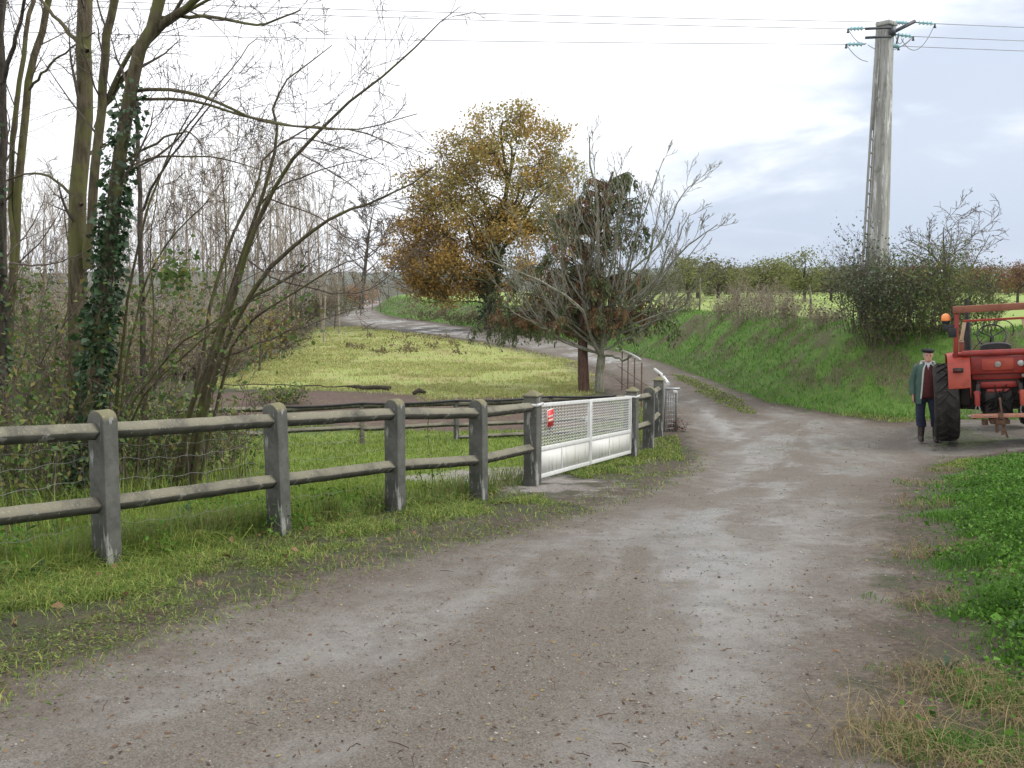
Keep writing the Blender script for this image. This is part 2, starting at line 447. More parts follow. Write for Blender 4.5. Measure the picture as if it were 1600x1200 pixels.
    rc = mixc(nt, mth(nt, 'MULTIPLY', em, .75), rc, mixc(nt, sstep(nt, nf, .4, .62), (.060, .045, .032), (.115, .088, .064)))
    rmask = inside(A['rd'], -.10, .16, .9, noise(nt, v, 2.6, 6, .72))
    c2 = mixc(nt, rmask, c, rc)
    wet = mth(nt, 'MULTIPLY', mth(nt, 'MULTIPLY', rmask, mth(nt, 'SUBTRACT', 1.0, sstep(nt, A['rd'], -1.1, -.2))), sstep(nt, mth(nt, 'ADD', mth(nt, 'MULTIPLY', big, .6), mth(nt, 'MULTIPLY', noise(nt, v, 1.1, 5, .65, .4), .4)), .47, .57))
    c3 = mixc(nt, mth(nt, 'MULTIPLY', wet, .28), c2, (.105, .097, .09))
    rough = mth(nt, 'SUBTRACT', .9, mth(nt, 'MULTIPLY', wet, .66))
    rough = mth(nt, 'ADD', rough, mth(nt, 'MULTIPLY', peb, .1))
    hgt_ = mth(nt, 'ADD', mth(nt, 'MULTIPLY', nf, .5), mth(nt, 'ADD', mth(nt, 'MULTIPLY', peb, .28), mth(nt, 'ADD', mth(nt, 'MULTIPLY', nff, .25), mth(nt, 'MULTIPLY', nm, 1.2))))
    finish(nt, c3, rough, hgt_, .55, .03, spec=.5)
    for n_ in nt.nodes:
        if n_.type == 'BUMP': nt.links.new(mth(nt, 'SUBTRACT', .8, mth(nt, 'MULTIPLY', wet, .66)), n_.inputs['Strength'])
    return m
M_GROUND = ground_material()

def build_ground():
    # polar sheet centred behind the camera, rows packed near and stretching to the horizon
    r = np.concatenate([np.geomspace(3.0, 160, 640), np.geomspace(165, 9000, 90)])
    a = np.radians(np.linspace(-78, 78, 900))
    cy = -4.5
    R, Aa = np.meshgrid(r, a, indexing='ij')
    X = R * np.sin(Aa); Y = R * np.cos(Aa) + cy
    x = X.ravel(); y = Y.ravel()
    z = hgt(x, y); Z = zones(x, y)
    # wheel ruts and puddled hollows in the road
    road = sst(.0, .6, -Z['rd'])
    z = z - .03 * road + .02 * road * fbm(x * 1.7, y * 1.7, 3)
    V = np.stack([x, y, z], 1)
    nr, na = R.shape
    i, j = np.meshgrid(np.arange(nr - 1), np.arange(na - 1), indexing='ij')
    q = np.stack([i * na + j, i * na + j + 1, (i + 1) * na + j + 1, (i + 1) * na + j], -1).reshape(-1, 4)[:, ::-1]
    inr = (Z['rd'][q].mean(1) < 0)
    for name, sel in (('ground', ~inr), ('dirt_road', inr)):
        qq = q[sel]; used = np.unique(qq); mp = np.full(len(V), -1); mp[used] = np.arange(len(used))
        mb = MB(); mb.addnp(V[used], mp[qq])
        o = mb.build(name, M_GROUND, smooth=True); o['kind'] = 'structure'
        for k, arr in Z.items():
            at_ = o.data.attributes.new(k, 'FLOAT', 'POINT'); at_.data.foreach_set('value', np.clip(arr[used], -50, 50).astype(np.float32))
build_ground()

# distant hills, far beyond the fields
def hills():
    mb = MB()
    m = m_mottle('distant_woodland', [(.05, .075, .06), (.085, .10, .06)], .004, .95, bump=0)
    a = np.radians(np.linspace(-45, 45, 240)); R = [1700, 2100, 2700, 3500]
    prof = lambda t, k: (20 + 40 * (fbm(t * 4 + k, t * 0 + 3.3, 4) + .35)) 
    rows = []
    for k, r in enumerate(R):
        zz = [-12, 12, 30, 10][k] if k in (0, 3) else None
        z = np.full(len(a), -12.) if k in (0, 3) else prof(a * 1.3, k) * (0.55 if k == 1 else 1.0) * (.6 + .4 * np.sin(a * 2 + .8))
        rows.append(np.stack([r * np.sin(a), r * np.cos(a), z], 1))
    n = len(a); V = np.vstack(rows)
    f = [(k * n + j, k * n + j + 1, (k + 1) * n + j + 1, (k + 1) * n + j) for k in range(3) for j in range(n - 1)]
    mb.add(V, f); o = mb.build('hills', m, smooth=True); o['kind'] = 'structure'
hills()
# ------------------------------------------------------------------ concrete fences and gate
def concrete_material(name, c0, c1, lichen, pale, pz=True):
    m, nt = new_mat(name); v = coords(nt); g = nd(nt, 'ShaderNodeNewGeometry')
    n = noise(nt, v, 5, 6, .65)
    c = mixc(nt, sstep(nt, n, .35, .65), c0, c1)
    up = sstep(nt, nd(nt, 'ShaderNodeSeparateXYZ', i_0=g.outputs['Normal']).outputs[2], .05, .6)
    lm = mth(nt, 'MULTIPLY', up, sstep(nt, noise(nt, v, 3.0, 5, .6), .28, .55))
    c = mixc(nt, mth(nt, 'MULTIPLY', lm, .8), c, lichen)
    c = mixc(nt, mth(nt, 'MULTIPLY', mth(nt, 'MULTIPLY', up, sstep(nt, noise(nt, v, 55, 4, .75), .57, .67)), .6), c, (.40, .37, .24))
    # pale run-off streaks, long in z
    mp = nd(nt, 'ShaderNodeMapping', i_Vector=v); mp.inputs['Scale'].default_value = (1, 1, .16)
    st = mth(nt, 'MULTIPLY', sstep(nt, noise(nt, mp.outputs[0], 15, 5, .6), .585, .63), mth(nt, 'SUBTRACT', 1.0, up))
    c = mixc(nt, mth(nt, 'MULTIPLY', st, .65), c, pale)
    c = mixc(nt, sstep(nt, noise(nt, v, 60, 3, .7), .62, .75), c, (.05, .048, .04))
    finish(nt, c, .92, noise(nt, v, 45, 5, .7), .28, .01, spec=.25)
    return m
M_CONC = concrete_material('weathered_concrete', (.078, .080, .070), (.135, .134, .120), (.20, .185, .10), (.44, .44, .42))
M_CONC_RAIL = concrete_material('lichened_concrete', (.070, .068, .056), (.11, .106, .088), (.225, .212, .155), (.32, .31, .28))
M_WHITE = m_mottle('white_gate_paint', [(.60, .61, .59), (.68, .69, .67), (.46, .46, .40)], 9, .45, bump=.05)
M_GALV = m_mottle('galvanised_steel', [(.32, .34, .36), (.45, .47, .49)], 12, .45, .75, .1)
M_RUST = m_mottle('rusty_steel', [(.10, .055, .035), (.19, .11, .07), (.06, .04, .03)], 14, .85, .2, .3)
M_WIRE = m_mottle('dull_fence_wire', [(.24, .24, .23), (.34, .34, .33)], 20, .6, .5, 0)

def white_panel_mat():
    m, nt = new_mat('stained_white_sheet'); v = coords(nt)
    mp = nd(nt, 'ShaderNodeMapping', i_Vector=v); mp.inputs['Scale'].default_value = (5, 5, .8)
    z = nd(nt, 'ShaderNodeSeparateXYZ', i_0=v).outputs[2]
    low = mth(nt, 'SUBTRACT', 1.0, sstep(nt, z, .06, .36))
    st = mth(nt, 'MULTIPLY', sstep(nt, noise(nt, mp.outputs[0], 2.2, 6, .75), .52, .64), low)
    c = mixc(nt, mth(nt, 'MULTIPLY', st, .75), (.66, .66, .62), (.30, .27, .16))
    c = mixc(nt, mth(nt, 'MULTIPLY', sstep(nt, noise(nt, v, 14, 5, .7), .6, .7), .4), c, (.45, .44, .36))
    finish(nt, c, .5, None); return m
M_PANEL = white_panel_mat()

def diamond_rail(a, b, r=.056):
    a = np.asarray(a, float); b = np.asarray(b, float); mb = MB()
    d = b - a; L = np.linalg.norm(d); d /= L
    side = np.cross(d, (0, 0, 1.)); side /= np.linalg.norm(side); up = np.cross(side, d)
    n = 14; R = []
    prof = [(0, 1), (.09, 1.0), (1.0, .06), (1.0, -.06), (.09, -1.0), (-.09, -1.0), (-1.0, -.06), (-1.0, .06), (-.09, 1.0)]
    rr = np.random.RandomState(int(abs(a[0] * 1000 + a[1] * 77)) % 9999)
    for k in range(n + 1):
        c = a + (b - a) * k / n + side * rr.normal() * .0012 + up * rr.normal() * .0015
        s_ = r * (1 + rr.normal() * .006)
        R.append(np.array([c + side * p * s_ + up * q * s_ for p, q in prof[1:]]))
    mb.loft(R); return mb
def fence_post_mb(along=.115, perp=.17, h=1.10, sunk=.25):
    """rounded head; local x = across the fence, local y = along it"""
    mb = MB(); hx = perp / 2; pts = [(-hx, -sunk), (-hx, h - hx * .9)]
    for k in range(1, 10):
        t = PI - PI * k / 10; pts.append((hx * math.cos(t), h - hx * .9 + hx * .9 * math.sin(t)))
    pts += [(hx, h - hx * .9), (hx, -sunk)]
    k = 1.0
    A = np.array([(x, -along / 2, z) for x, z in pts]); B = np.array([(x, along / 2, z) for x, z in pts])
    n = len(pts); f = [tuple(range(n)), tuple(range(2 * n - 1, n - 1, -1))] + [(i, i + n, (i + 1) % n + n, (i + 1) % n) for i in range(n)]
    mb.add(np.vstack([A, B]), f); return mb
def gpost_mb(w=.17, h=1.14, sunk=.25):
    mb = MB(); mb.box((0, 0, (h - .07 - sunk) / 2), (w, w, h - .07 + sunk))
    k = w / 2 + .012; z = h - .068
    mb.add([(-k, -k, z), (k, -k, z), (k, k, z), (-k, k, z), (-k, -k, z + .022), (k, -k, z + .022), (k, k, z + .022), (-k, k, z + .022), (0, 0, h + .02)],
           [(3, 2, 1, 0), (0, 1, 5, 4), (1, 2, 6, 5), (2, 3, 7, 6), (3, 0, 4, 7), (4, 5, 8), (5, 6, 8), (6, 7, 8), (7, 4, 8)])
    return mb

P = [G(168, 890), G(437, 838), G(618, 803), G(748, 783), G(832, 759)]
d0 = P[0] - P[1]; Pm = P[0] + d0; Pm[2] = H1(Pm[0], Pm[1])
line = [Pm] + P
fence = thing('concrete_fence', 'long weathered concrete fence of round headed posts and lichened double rails along the road', 'fence', P[0])
base = P[0]
def yaw_of(a, b): return math.atan2(b[1] - a[1], b[0] - a[0]) - PI / 2
for k, p in enumerate(line[:-1]):
    o = fence_post_mb().build('post', M_CONC, fence, bevel=.008)
    q = line[min(k + 1, len(line) - 1)]; q0 = line[max(k - 1, 0)]
    o.location = p - base; o.rotation_euler = (math.radians(random.Random(k).uniform(-1, 1)), math.radians(random.Random(k + 9).uniform(-1, 1)), yaw_of(q0, q))
for k in range(len(line) - 1):
    a, b = line[k], line[k + 1]
    for h in (.955, .455):
        diamond_rail(a + (0, 0, h) - base, b + (0, 0, h) - base).build('rail', M_CONC_RAIL, fence)
# gate posts
GL, GR = P[4], G(987, 714)
gy = yaw_of(GL, GR)
gpl = thing('gate_post', 'square concrete gate post with mossy pyramid cap where the long roadside fence ends', 'gate post', GL, gy)
gpost_mb(h=1.15).build('shaft', M_CONC, gpl, bevel=.006)
gpr = thing('gate_post', 'square concrete gate post with pyramid cap beside the short bit of fence', 'gate post', GR, gy)
gpost_mb(h=1.13).build('shaft', M_CONC, gpr, bevel=.006)
for g_ in (gpl, gpr):
    sgn = 1 if g_ is gpl else -1
    mb = MB(); z = .99
    for x in (-.094, .094): mb.box((x, 0, z), (.012, .22, .035))
    for y in (-.098, .098): mb.box((0, y, z), (.20, .012, .034))
    mb.build('hinge_strap', M_WHITE, g_)
# the double gate
gdir = GR - GL; glen = np.linalg.norm(gdir[:2])
gate = thing('double_gate', 'white metal double gate with wire mesh above and stained sheet panels below', 'gate', GL, gy)
slope = (GR[2] - GL[2]) / glen
half = (glen - .20) / 2
def leaf(y0, y1, latch):
    L = y1 - y0; o = bpy.data.objects.new('gate_leaf', None); COL.objects.link(o); o.parent = gate; o.location = (0, y0, slope * y0 + .0); o.empty_display_size = .1
    S = lambda y: slope * y
    fr = MB(); t = .042
    for y in (t / 2, L - t / 2): fr.box((0, y, .525 + S(y)), (t, t, .93))
    for z, hh in ((.97, .045), (.425, .05), (.085, .05)):
        a = np.array((0, t, z + S(t))); b = np.array((0, L - t, z + S(L - t)))
        fr.box((a + b) / 2, (t * .9, np.linalg.norm(b - a), hh), rotx(math.atan(slope)))
    y = L * .44
    fr.box((0, y, .255 + S(y)), (.03, .028, .29))
    fr.build('frame', M_WHITE, o, bevel=.004)
    pa = MB(); pa.box((.004, L / 2, .255 + S(L / 2)), (.006, L - 2 * t, .285), rotx(math.atan(slope)))
    pa.build('bottom_panel', M_PANEL, o)
    me = MB(); nh = 12
    for k in range(nh):
        z = .47 + (.94 - .47) * (k + .3) / nh
        ys = np.linspace(t, L - t, 70); zs = z + S(ys) + .0055 * np.sign(np.sin(np.arange(70) * PI / 2 + .3))
        me.tube(np.stack([np.zeros(70), ys, zs], 1), .0038, 4, False)
    for y in np.arange(t + .055, L - t, .055):
        me.tube([(.004, y, .45 + S(y)), (.004, y, .95 + S(y))], .0026, 4, False)
    me.build('wire_mesh', M_WHITE_WIRE, o)
    if latch:
        lt = MB(); lt.box((-.03, L - .02, .70 + S(L)), (.03, .05, .12)); lt.tube([(-.05, L - .01, .74 + S(L)), (-.07, L - .06, .74 + S(L)), (-.07, L - .10, .735 + S(L))], .008, 6)
        lt.build('latch', M_WHITE, o)
        st = MB(); st.tube([(-.02, L, .10 + S(L)), (-.03, L, .0 + S(L)), (-.05, L + .05, -.03 + S(L))], .012, 6); st.build('drop_bolt', M_WHITE, o)
    return o
M_WHITE_WIRE = m_mottle('white_mesh_wire', [(.62, .63, .60), (.72, .72, .70)], 18, .5, bump=0)
leaf(.10, .10 + half - .008, True); leaf(.10 + half + .008, .10 + 2 * half, False)
# warning sign hung on the mesh
M_RED = m_mottle('sign_red', [(.58, .035, .035), (.63, .05, .045)], 8, .4, bump=0)
M_SIGNW = m_mottle('sign_white', [(.80, .74, .70), (.82, .78, .75)], 8, .4, bump=0)
M_SIGNP = m_mottle('sign_faded_band', [(.75, .42, .34), (.78, .46, .38)], 8, .4, bump=0)
sy = .50
sg = thing('warning_sign', 'small red sign with pale lettering bands hung on the mesh of the white gate', 'sign', GL + np.array([math.cos(gy) * 0, 0, 0]), gy)
bz = slope * sy
mb = MB(); mb.box((.035, sy, .80 + bz), (.006, .215, .225)); mb.build('plate', M_SIGNW, sg)
mb = MB(); mb.box((.040, sy, .80 + bz), (.006, .20, .21)); mb.build('red_field', M_RED, sg)
mb = MB(); mb.box((.0445, sy, .775 + bz), (.004, .175, .034)); mb.build('band', M_SIGNP, sg)
mb = MB(); rr = random.Random(3); y = sy - .085
while y < sy + .08:
    wd = rr.choice((.011, .013, .015))
    zc = .824 + bz
    mb.box((.0445, y, zc), (.004, .004, .03))
    if rr.random() < .8: mb.box((.0442, y + wd / 2, zc + rr.choice((.012, -.012, .0))), (.003, wd * .8, .005))
    if rr.random() < .5: mb.box((.0445, y + wd, zc), (.004, .004, .03)); y += .006
    y += wd + .006
mb.build('lettering', M_SIGNW, sg)

# short fence right of the gate
q1, q2, q3 = GR, G(1013, 701), G(1028, 684)
sf = thing('concrete_fence', 'short weathered concrete fence between the white gate and the metal field gate', 'fence', q2)
o = fence_post_mb(.12, .19, 1.10).build('post', M_CONC, sf, bevel=.008); o.rotation_euler.z = yaw_of(q1, q3)
o = gpost_mb(.18, 1.16).build('post', M_CONC, sf, bevel=.006); o.location = q3 - q2; o.rotation_euler.z = yaw_of(q2, q3)
for a, b in ((q1, q2), (q2, q3)):
    for h in (.94, .45): diamond_rail(a + (0, 0, h) - q2, b + (0, 0, h) - q2).build('rail', M_CONC_RAIL, sf)

# inner fence behind the lawn
M_OLDWOOD = m_mottle('grey_lichened_wood', [(.10, .095, .07), (.17, .16, .11), (.24, .22, .14)], 9, .9, bump=.5)
xs = [(270, 708), (418, 702), (566, 694), (713, 688), (860, 681), (978, 676)]
Q = [G(*k) for k in xs]
inf = thing('rail_fence', 'low old rail fence behind the lawn in front of the reddish bark strip', 'fence', Q[2])
M_BLACK = m_mottle('black_plastic', [(.012, .012, .013), (.022, .022, .024)], 10, .45, bump=0)
for k, p in enumerate(Q):
    mb = MB(); mb.box((0, 0, .27), (.085, .085, 1.04), rotz(.2 * k), .88); o = mb.build('post', M_CONC if k % 2 else M_OLDWOOD, inf, bevel=.008); o.location = p - Q[2]
rr = np.random.RandomState(8)
for k in range(len(Q) - 1):
    for h, r in ((.70, .045), (.30, .042), (.06, .04)):
        if h == .06 and k < 3: continue
        diamond_rail(Q[k] + (0, 0, h + rr.normal() * .01) - Q[2], Q[k + 1] + (0, 0, h + rr.normal() * .01) - Q[2], r).build('rail', M_CONC_RAIL, inf)
# black pipe lying along its top rail
pts = [p + np.array([0, -.06, .77 + .01 * math.sin(k * 3)]) for k, p in enumerate(Q[1:])]
pp = []
for a, b in zip(pts[:-1], pts[1:]):
    for t in np.linspace(0, 1, 8)[:-1]: pp.append(a + (b - a) * t + np.array([0, 0, -.03 * math.sin(PI * t)]))
mb = MB(); mb.tube(np.array(pp) , .022, 8); tag(mb.build('water_pipe', M_BLACK, smooth=True), 'thin black plastic pipe laid along the top of the low rail fence', 'pipe')

# wire stretched behind the near rails
wf = thing('wire_fence', 'thin wire netting strands strung behind the nearest concrete rails', 'fence', P[0])
mb = MB(); dirn = (P[1] - P[0]); nrm = np.array([-dirn[1], dirn[0], 0]); nrm /= np.linalg.norm(nrm)
for h in (.86, .76, .62, .30):
    for a, b in zip(line[:3], line[1:4]):
        pp = []
        for t in np.linspace(0, 1, 24): pp.append(a + (b - a) * t + nrm * .13 + np.array([0, 0, h - .05 * math.sin(PI * t) + .01 * math.sin(t * 40 + h * 9)]) - P[0])
        mb.tube(pp, .0013, 4, False)
mb.build('wire', M_WIRE, wf)
mb = MB(); rr = random.Random(4)
for a, b in zip(line[:2], line[1:3]):
    for t in np.linspace(.05, .95, 9):
        c = a + (b - a) * t + nrm * .13 - P[0]
        mb.tube([c + (0, 0, .02), c + (rr.uniform(-.05, .05), 0, .4), c + (rr.uniform(-.02, .02), 0, .86)], .0009, 4, False)
mb.build('stay_wire', M_WIRE, wf)

# open metal field gate beyond the short fence
A_ = G(1043, 672); B_ = np.array([at(962, 600, 27.5)[0], 27.5, 0]); B_[2] = H1(B_[0], B_[1])
fg = thing('field_gate', 'open rusty tube field gate with curved pale top rail standing at the road edge', 'gate', A_)
tb = B_ - A_
def along(t, h): return tb * t + np.array([0, 0, h])
pts = [along(.0, .95), along(.04, 1.0), along(.10, 1.06), along(.2, 1.09)]
mb = MB(); mb.tube(pts, .03, 8)
mb.tube([along(.45, 1.14), along(.6, 1.15), along(.8, 1.13), along(1.0, 1.08)], .026, 8)
mb.build('top_rail', M_WHITE, fg, smooth=True, ang=50)
for t in (.07, .13, .42, .56, .70, .84):
    mb = MB(); mb.tube([along(t, .02), along(t, 1.08)], .016, 6); mb.build('upright', M_RUST, fg, smooth=True, ang=50)
mb = MB(); mb.tube([along(0.05, .22), along(1.0, .22)], .012, 6); mb.tube([along(0.05, .62), along(.98, .62)], .008, 6); mb.build('lower_rail', M_RUST, fg)
bar = thing('metal_barrier', 'narrow galvanised barrier frame with grey mesh panel at the end of the short fence', 'barrier', A_ + np.array([0, -.35, 0]), 0)
bw = .24; mb = MB()
mb.tube([(-bw / 2, 0, 0), (-bw / 2, 0, .86), (bw / 2, .06, .88), (bw / 2, .06, 0)], .017, 8)
mb.box((.03, .02, .885), (.30, .05, .03)); mb.build('frame', M_GALV, bar)
mb = MB()
for k in range(9): mb.tube([(-bw / 2, .0, .08 + k * .09), (bw / 2, .06, .09 + k * .09)], .006, 4)
for k in range(1, 5): mb.tube([(-bw / 2 + bw * k / 5, .012 * k, .02), (-bw / 2 + bw * k / 5, .012 * k, .86)], .006, 4)
mb.build('mesh_panel', M_GALV, bar)
mb = MB(); mb.box((.07, -.03, .83), (.07, .035, .05)); mb.build('bracket', M_WHITE, bar, bevel=.006)
# ------------------------------------------------------------------ tractor
def paint_mat(name, c0, c1, dirt, rough=.5, amt=.5):
    m, nt = new_mat(name); v = coords(nt)
    c = mixc(nt, sstep(nt, noise(nt, v, 3, 4, .6), .35, .65), c0, c1)
    c = mixc(nt, mth(nt, 'MULTIPLY', sstep(nt, noise(nt, v, 7, 6, .7), .50, .66), amt), c, dirt)
    c = mixc(nt, sstep(nt, noise(nt, v, 22, 5, .75), .63, .70), c, (.09, .04, .025))
    finish(nt, c, rough, noise(nt, v, 30, 3), .12, .01); return m
M_TRED = paint_mat('faded_red_paint', (.24, .020, .015), (.31, .032, .022), (.10, .022, .018), .5, .6)
M_TORANGE = paint_mat('faded_orange_red_paint', (.34, .042, .024), (.41, .068, .036), (.17, .035, .025), .55, .6)
M_TBROWN = paint_mat('rusty_brown_paint', (.23, .075, .042), (.27, .10, .055), (.16, .06, .035), .7)
M_TGREASE = paint_mat('greasy_dark_iron', (.010, .009, .008), (.022, .016, .013), (.06, .025, .018), .6)
M_TPALE = m_mottle('pale_worn_post_paint', [(.55, .40, .27), (.62, .46, .31), (.40, .22, .14)], 8, .7, bump=.2)
M_RUBBER = m_mottle('dusty_tyre_rubber', [(.013, .012, .011), (.030, .026, .022), (.10, .085, .066)], 5, .85, bump=.3)
M_TBLACK = m_mottle('matt_black_iron', [(.015, .015, .016), (.03, .03, .03)], 9, .55, bump=.1)
M_AMBER = m_mottle('amber_beacon_plastic', [(.85, .20, .03), (.90, .28, .06)], 6, .25, bump=0, coat=.5)
M_GLASSY = m_mottle('lamp_lens', [(.45, .47, .47), (.60, .62, .62)], 20, .15, .3, bump=0, coat=.6)
M_STEEL = m_mottle('worn_steel', [(.30, .27, .24), (.42, .38, .34), (.22, .13, .08)], 10, .5, .6, .2)

TY = 17.05
TP = at(1553, 702, TY)
tz = H1(TP[0] - .8, TY) + .035
TA = math.radians(-22)
tr = thing('tractor', 'old red tractor seen from behind with roll bar frame and orange beacon', 'tractor', (TP[0] + .06, TY, tz + .04), TA)
tr.rotation_mode = 'XYZ'; tr.rotation_euler = (0, math.radians(-4.2), TA)
def wheel(name, x, y, R, W, nl, rimR, hubmat):
    """wheel about local x axis"""
    o = bpy.data.objects.new(name, None); COL.objects.link(o); o.parent = tr; o.location = (x, y, R); o.empty_display_size = .1
    mb = MB(); h = W / 2; dp = .035 * R / .72
    prof = [(-h * .62, rimR), (-h * .93, rimR + .03), (-h * 1.0, (R + rimR) / 2), (-h * .97, R - .09), (-h * .86, R - dp - .012), (-h * .4, R - dp), (h * .4, R - dp), (h * .86, R - dp - .012), (h * .97, R - .09),
            (h * 1.0, (R + rimR) / 2), (h * .93, rimR + .03), (h * .62, rimR)]
    mb.lathe(prof, (0, 0, 0), (1, 0, 0), 48)
    for k in range(nl):
        for sg_ in (-1, 1):
            t0 = 2 * PI * (k + (0 if sg_ < 0 else .5)) / nl; V = []
            for u in np.linspace(0, 1, 6):
                xx = sg_ * (u * h * .97 - .012); th = t0 - .36 * u * (1 - .25 * u)
                wl = .030 + .012 * u; wl /= R
                ro = R - (0.006 if u < .8 else .03); ri = R - dp - .02
                if u > .99: ro = R - .075; ri = R - .13
                for a, r in ((th - wl, ri), (th - wl * .75, ro), (th + wl * .75, ro), (th + wl, ri)):
                    V.append((xx, -r * math.cos(a), r * math.sin(a)))
            f = [(i * 4 + j, i * 4 + (j + 1) % 4, (i + 1) * 4 + (j + 1) % 4, (i + 1) * 4 + j) for i in range(5) for j in range(4)] + [(0, 1, 2, 3), (23, 22, 21, 20)]
            mb.add(V, f)
    mb.build('tyre', M_RUBBER, o, smooth=True, ang=35)
    mb = MB(); mb.lathe([(-h * .62, rimR + .01), (-h * .62, rimR - .03), (-h * .2, rimR - .05), (-h * .1, .16), (-h * .35, .12), (-h * .35, .0), (h * .3, .0), (h * .3, .1), (h * .1, rimR - .05), (h * .62, rimR - .02), (h * .62, rimR + .01)], (0, 0, 0), (1, 0, 0), 32)
    mb.build('rim', hubmat, o, smooth=True, ang=35)
    return o
wheel('rear_wheel', -.83, 0, .72, .42, 20, .40, M_TORANGE)
wheel('rear_wheel', .83, 0, .72, .42, 20, .40, M_TORANGE)
wheel('front_wheel', -.66, 2.05, .40, .20, 18, .24, M_TORANGE)
wheel('front_wheel', .66, 2.05, .40, .20, 18, .24, M_TORANGE)
# fenders: curved shell over the inner half of each wheel, closed rear plate
for s_ in (-1, 1):
    mb = MB(); xi, xo = s_ * .44, s_ * .80; R = []
    path = [(-.62, 1.04), (-.60, 1.25), (-.54, 1.44), (-.42, 1.56), (-.2, 1.62), (.2, 1.62), (.45, 1.55), (.62, 1.30)]
    for (y, z) in path:
        R.append(np.array([(xi, y, z), (xo, y, z - .02), (xo, y + .012, z - .034), (xi, y + .012, z - .014)]))
    mb.loft(R)
    # inner side plate
    mb.loft([np.array([(xi, y, z), (xi + s_ * .012, y, z), (xi + s_ * .012, y * .9, max(.85, z - .5)), (xi, y * .9, max(.85, z - .5))]) for y, z in path])
    fe = mb.build('fender', M_TORANGE, tr, bevel=.004)
    mb = MB(); mb.box((s_ * .64, -.645, 1.35), (.17, .04, .085)); mb.build('rear_lamp', M_TBLACK, fe, bevel=.01)
    mb = MB(); mb.box((s_ * .66, -.668, 1.345), (.12, .012, .05)); mb.build('lamp_lens', m_mottle('dark_red_lens', [(.05, .012, .01), (.09, .02, .015)], 9, .2, bump=0), fe)
# chassis: gearbox, axle tubes, engine, bonnet
mb = MB(); mb.box((0, .55, .74), (.46, 1.5, .50)); mb.box((0, -.28, .72), (.44, .30, .46)); mb.tube([(-.75, 0, .72), (-.3, 0, .74), (.3, 0, .74), (.75, 0, .72)], [.11, .17, .17, .11], 12)
mb.box((0, 1.9, .5), (1.1, .14, .13)); mb.box((0, 1.85, .72), (.40, .9, .42))
mb.box((0, .12, 1.0), (.86, .62, .52)); mb.box((0, .0, .72), (1.2, .26, .24)); mb.box((-.53, .05, 1.0), (.16, .7, .62)); mb.box((.53, .05, 1.0), (.16, .7, .62)); mb.box((0, -.2, 1.0), (.7, .2, .5))
mb.build('transmission', M_TGREASE, tr, bevel=.02)
mb = MB(); mb.loft([np.array([(-w_, y, .92), (-w_, y, h - .10), (-w_ * .7, y, h), (w_ * .7, y, h), (w_, y, h - .10), (w_, y, .92)]) for y, w_, h in ((.95, .31, 1.42), (1.6, .29, 1.38), (2.35, .26, 1.30))])
mb.build('bonnet', M_TRED, tr, bevel=.015)
mb = MB(); mb.box((0, 2.37, 1.08), (.44, .03, .36)); mb.build('grille', M_TBLACK, tr)
# rear body panels
mb = MB(); mb.box((0, -.36, 1.40), (.86, .10, .30)); mb.box((0, -.30, 1.20), (.80, .05, .12)); mb.build('rear_panel', M_TRED, tr, bevel=.012)
mb = MB(); mb.box((.0, -.418, 1.41), (.50, .02, .20)); pl = mb.build('seat_box_panel', M_TORANGE, tr, bevel=.008)
mb = MB(); mb.lathe([(0, .001), (0, .055), (-.02, .05), (-.025, .001)], (0, -.43, 1.415), (0, 1, 0), 16); o = mb.build('latch_plate', M_STEEL, tr, smooth=True, ang=40); o.scale = (1, 1, 1)
mb = MB(); mb.lathe([(.03, .001), (.03, .05), (-.0, .055), (-.012, .045), (-.015, .001)], (.36, -.43, 1.42), (0, 1, 0), 16); mb.build('reflector', M_GLASSY, tr, smooth=True, ang=40)
mb = MB(); mb.lathe([(.03, .001), (.03, .035), (-.0, .035), (-.012, .03), (-.015, .001)], (.40, -.40, 1.20), (0, 1, 0), 14); mb.build('power_socket', M_STEEL, tr, smooth=True, ang=40)
mb = MB(); mb.box((0, -.34, 1.05), (.62, .10, .11)); mb.box((0, -.38, .94), (.38, .10, .08)); mb.build('lift_housing', M_TRED, tr, bevel=.02)
# red cross tube and the frames
mb = MB(); mb.tube([(-.56, -.40, 1.615), (.56, -.40, 1.615)], .058, 14); mb.build('cross_tube', M_TRED, tr, smooth=True, ang=40)
rf = MB()
rf.box((0, -.36, 2.40), (1.36, .16, .12)); o = rf.build('roll_bar_beam', M_TBROWN, tr, bevel=.008)
for s_ in (-1, 1):
    mb = MB(); mb.loft([np.array([(x - .038, -.36 - .05, z), (x + .038, -.36 - .05, z), (x + .038, -.36 + .05, z), (x - .038, -.36 + .05, z)]) for x, z in ((s_ * .665, 1.48), (s_ * .62, 2.34))])
    mb.build('roll_bar_post', M_TRED, tr, bevel=.006)
    mb = MB(); mb.box((s_ * .60, -.33, 1.60), (.22, .12, .05)); mb.box((s_ * .66, -.36, 1.50), (.13, .14, .06)); mb.build('bracket', M_TRED, tr, bevel=.006)
    mb = MB(); mb.loft([np.array([(x - .03, .12, z), (x + .03, .12, z), (x + .03, .16, z), (x - .03, .16, z)]) for x, z in ((s_ * .535, 1.83), (s_ * .47, 2.16))])
    mb.build('pale_post', M_TPALE, tr, bevel=.005)
    mb = MB(); mb.box((s_ * .535, .14, 1.72), (.085, .08, .20)); mb.build('post_socket', M_TBROWN, tr, bevel=.006)
    mb = MB(); mb.box((s_ * .535, .095, 1.80), (.07, .012, .022)); mb.build('clamp', M_STEEL, tr)
mb = MB(); mb.box((0, .14, 2.175), (1.0, .05, .04)); mb.build('inner_frame_bar', M_TORANGE, tr, bevel=.005)
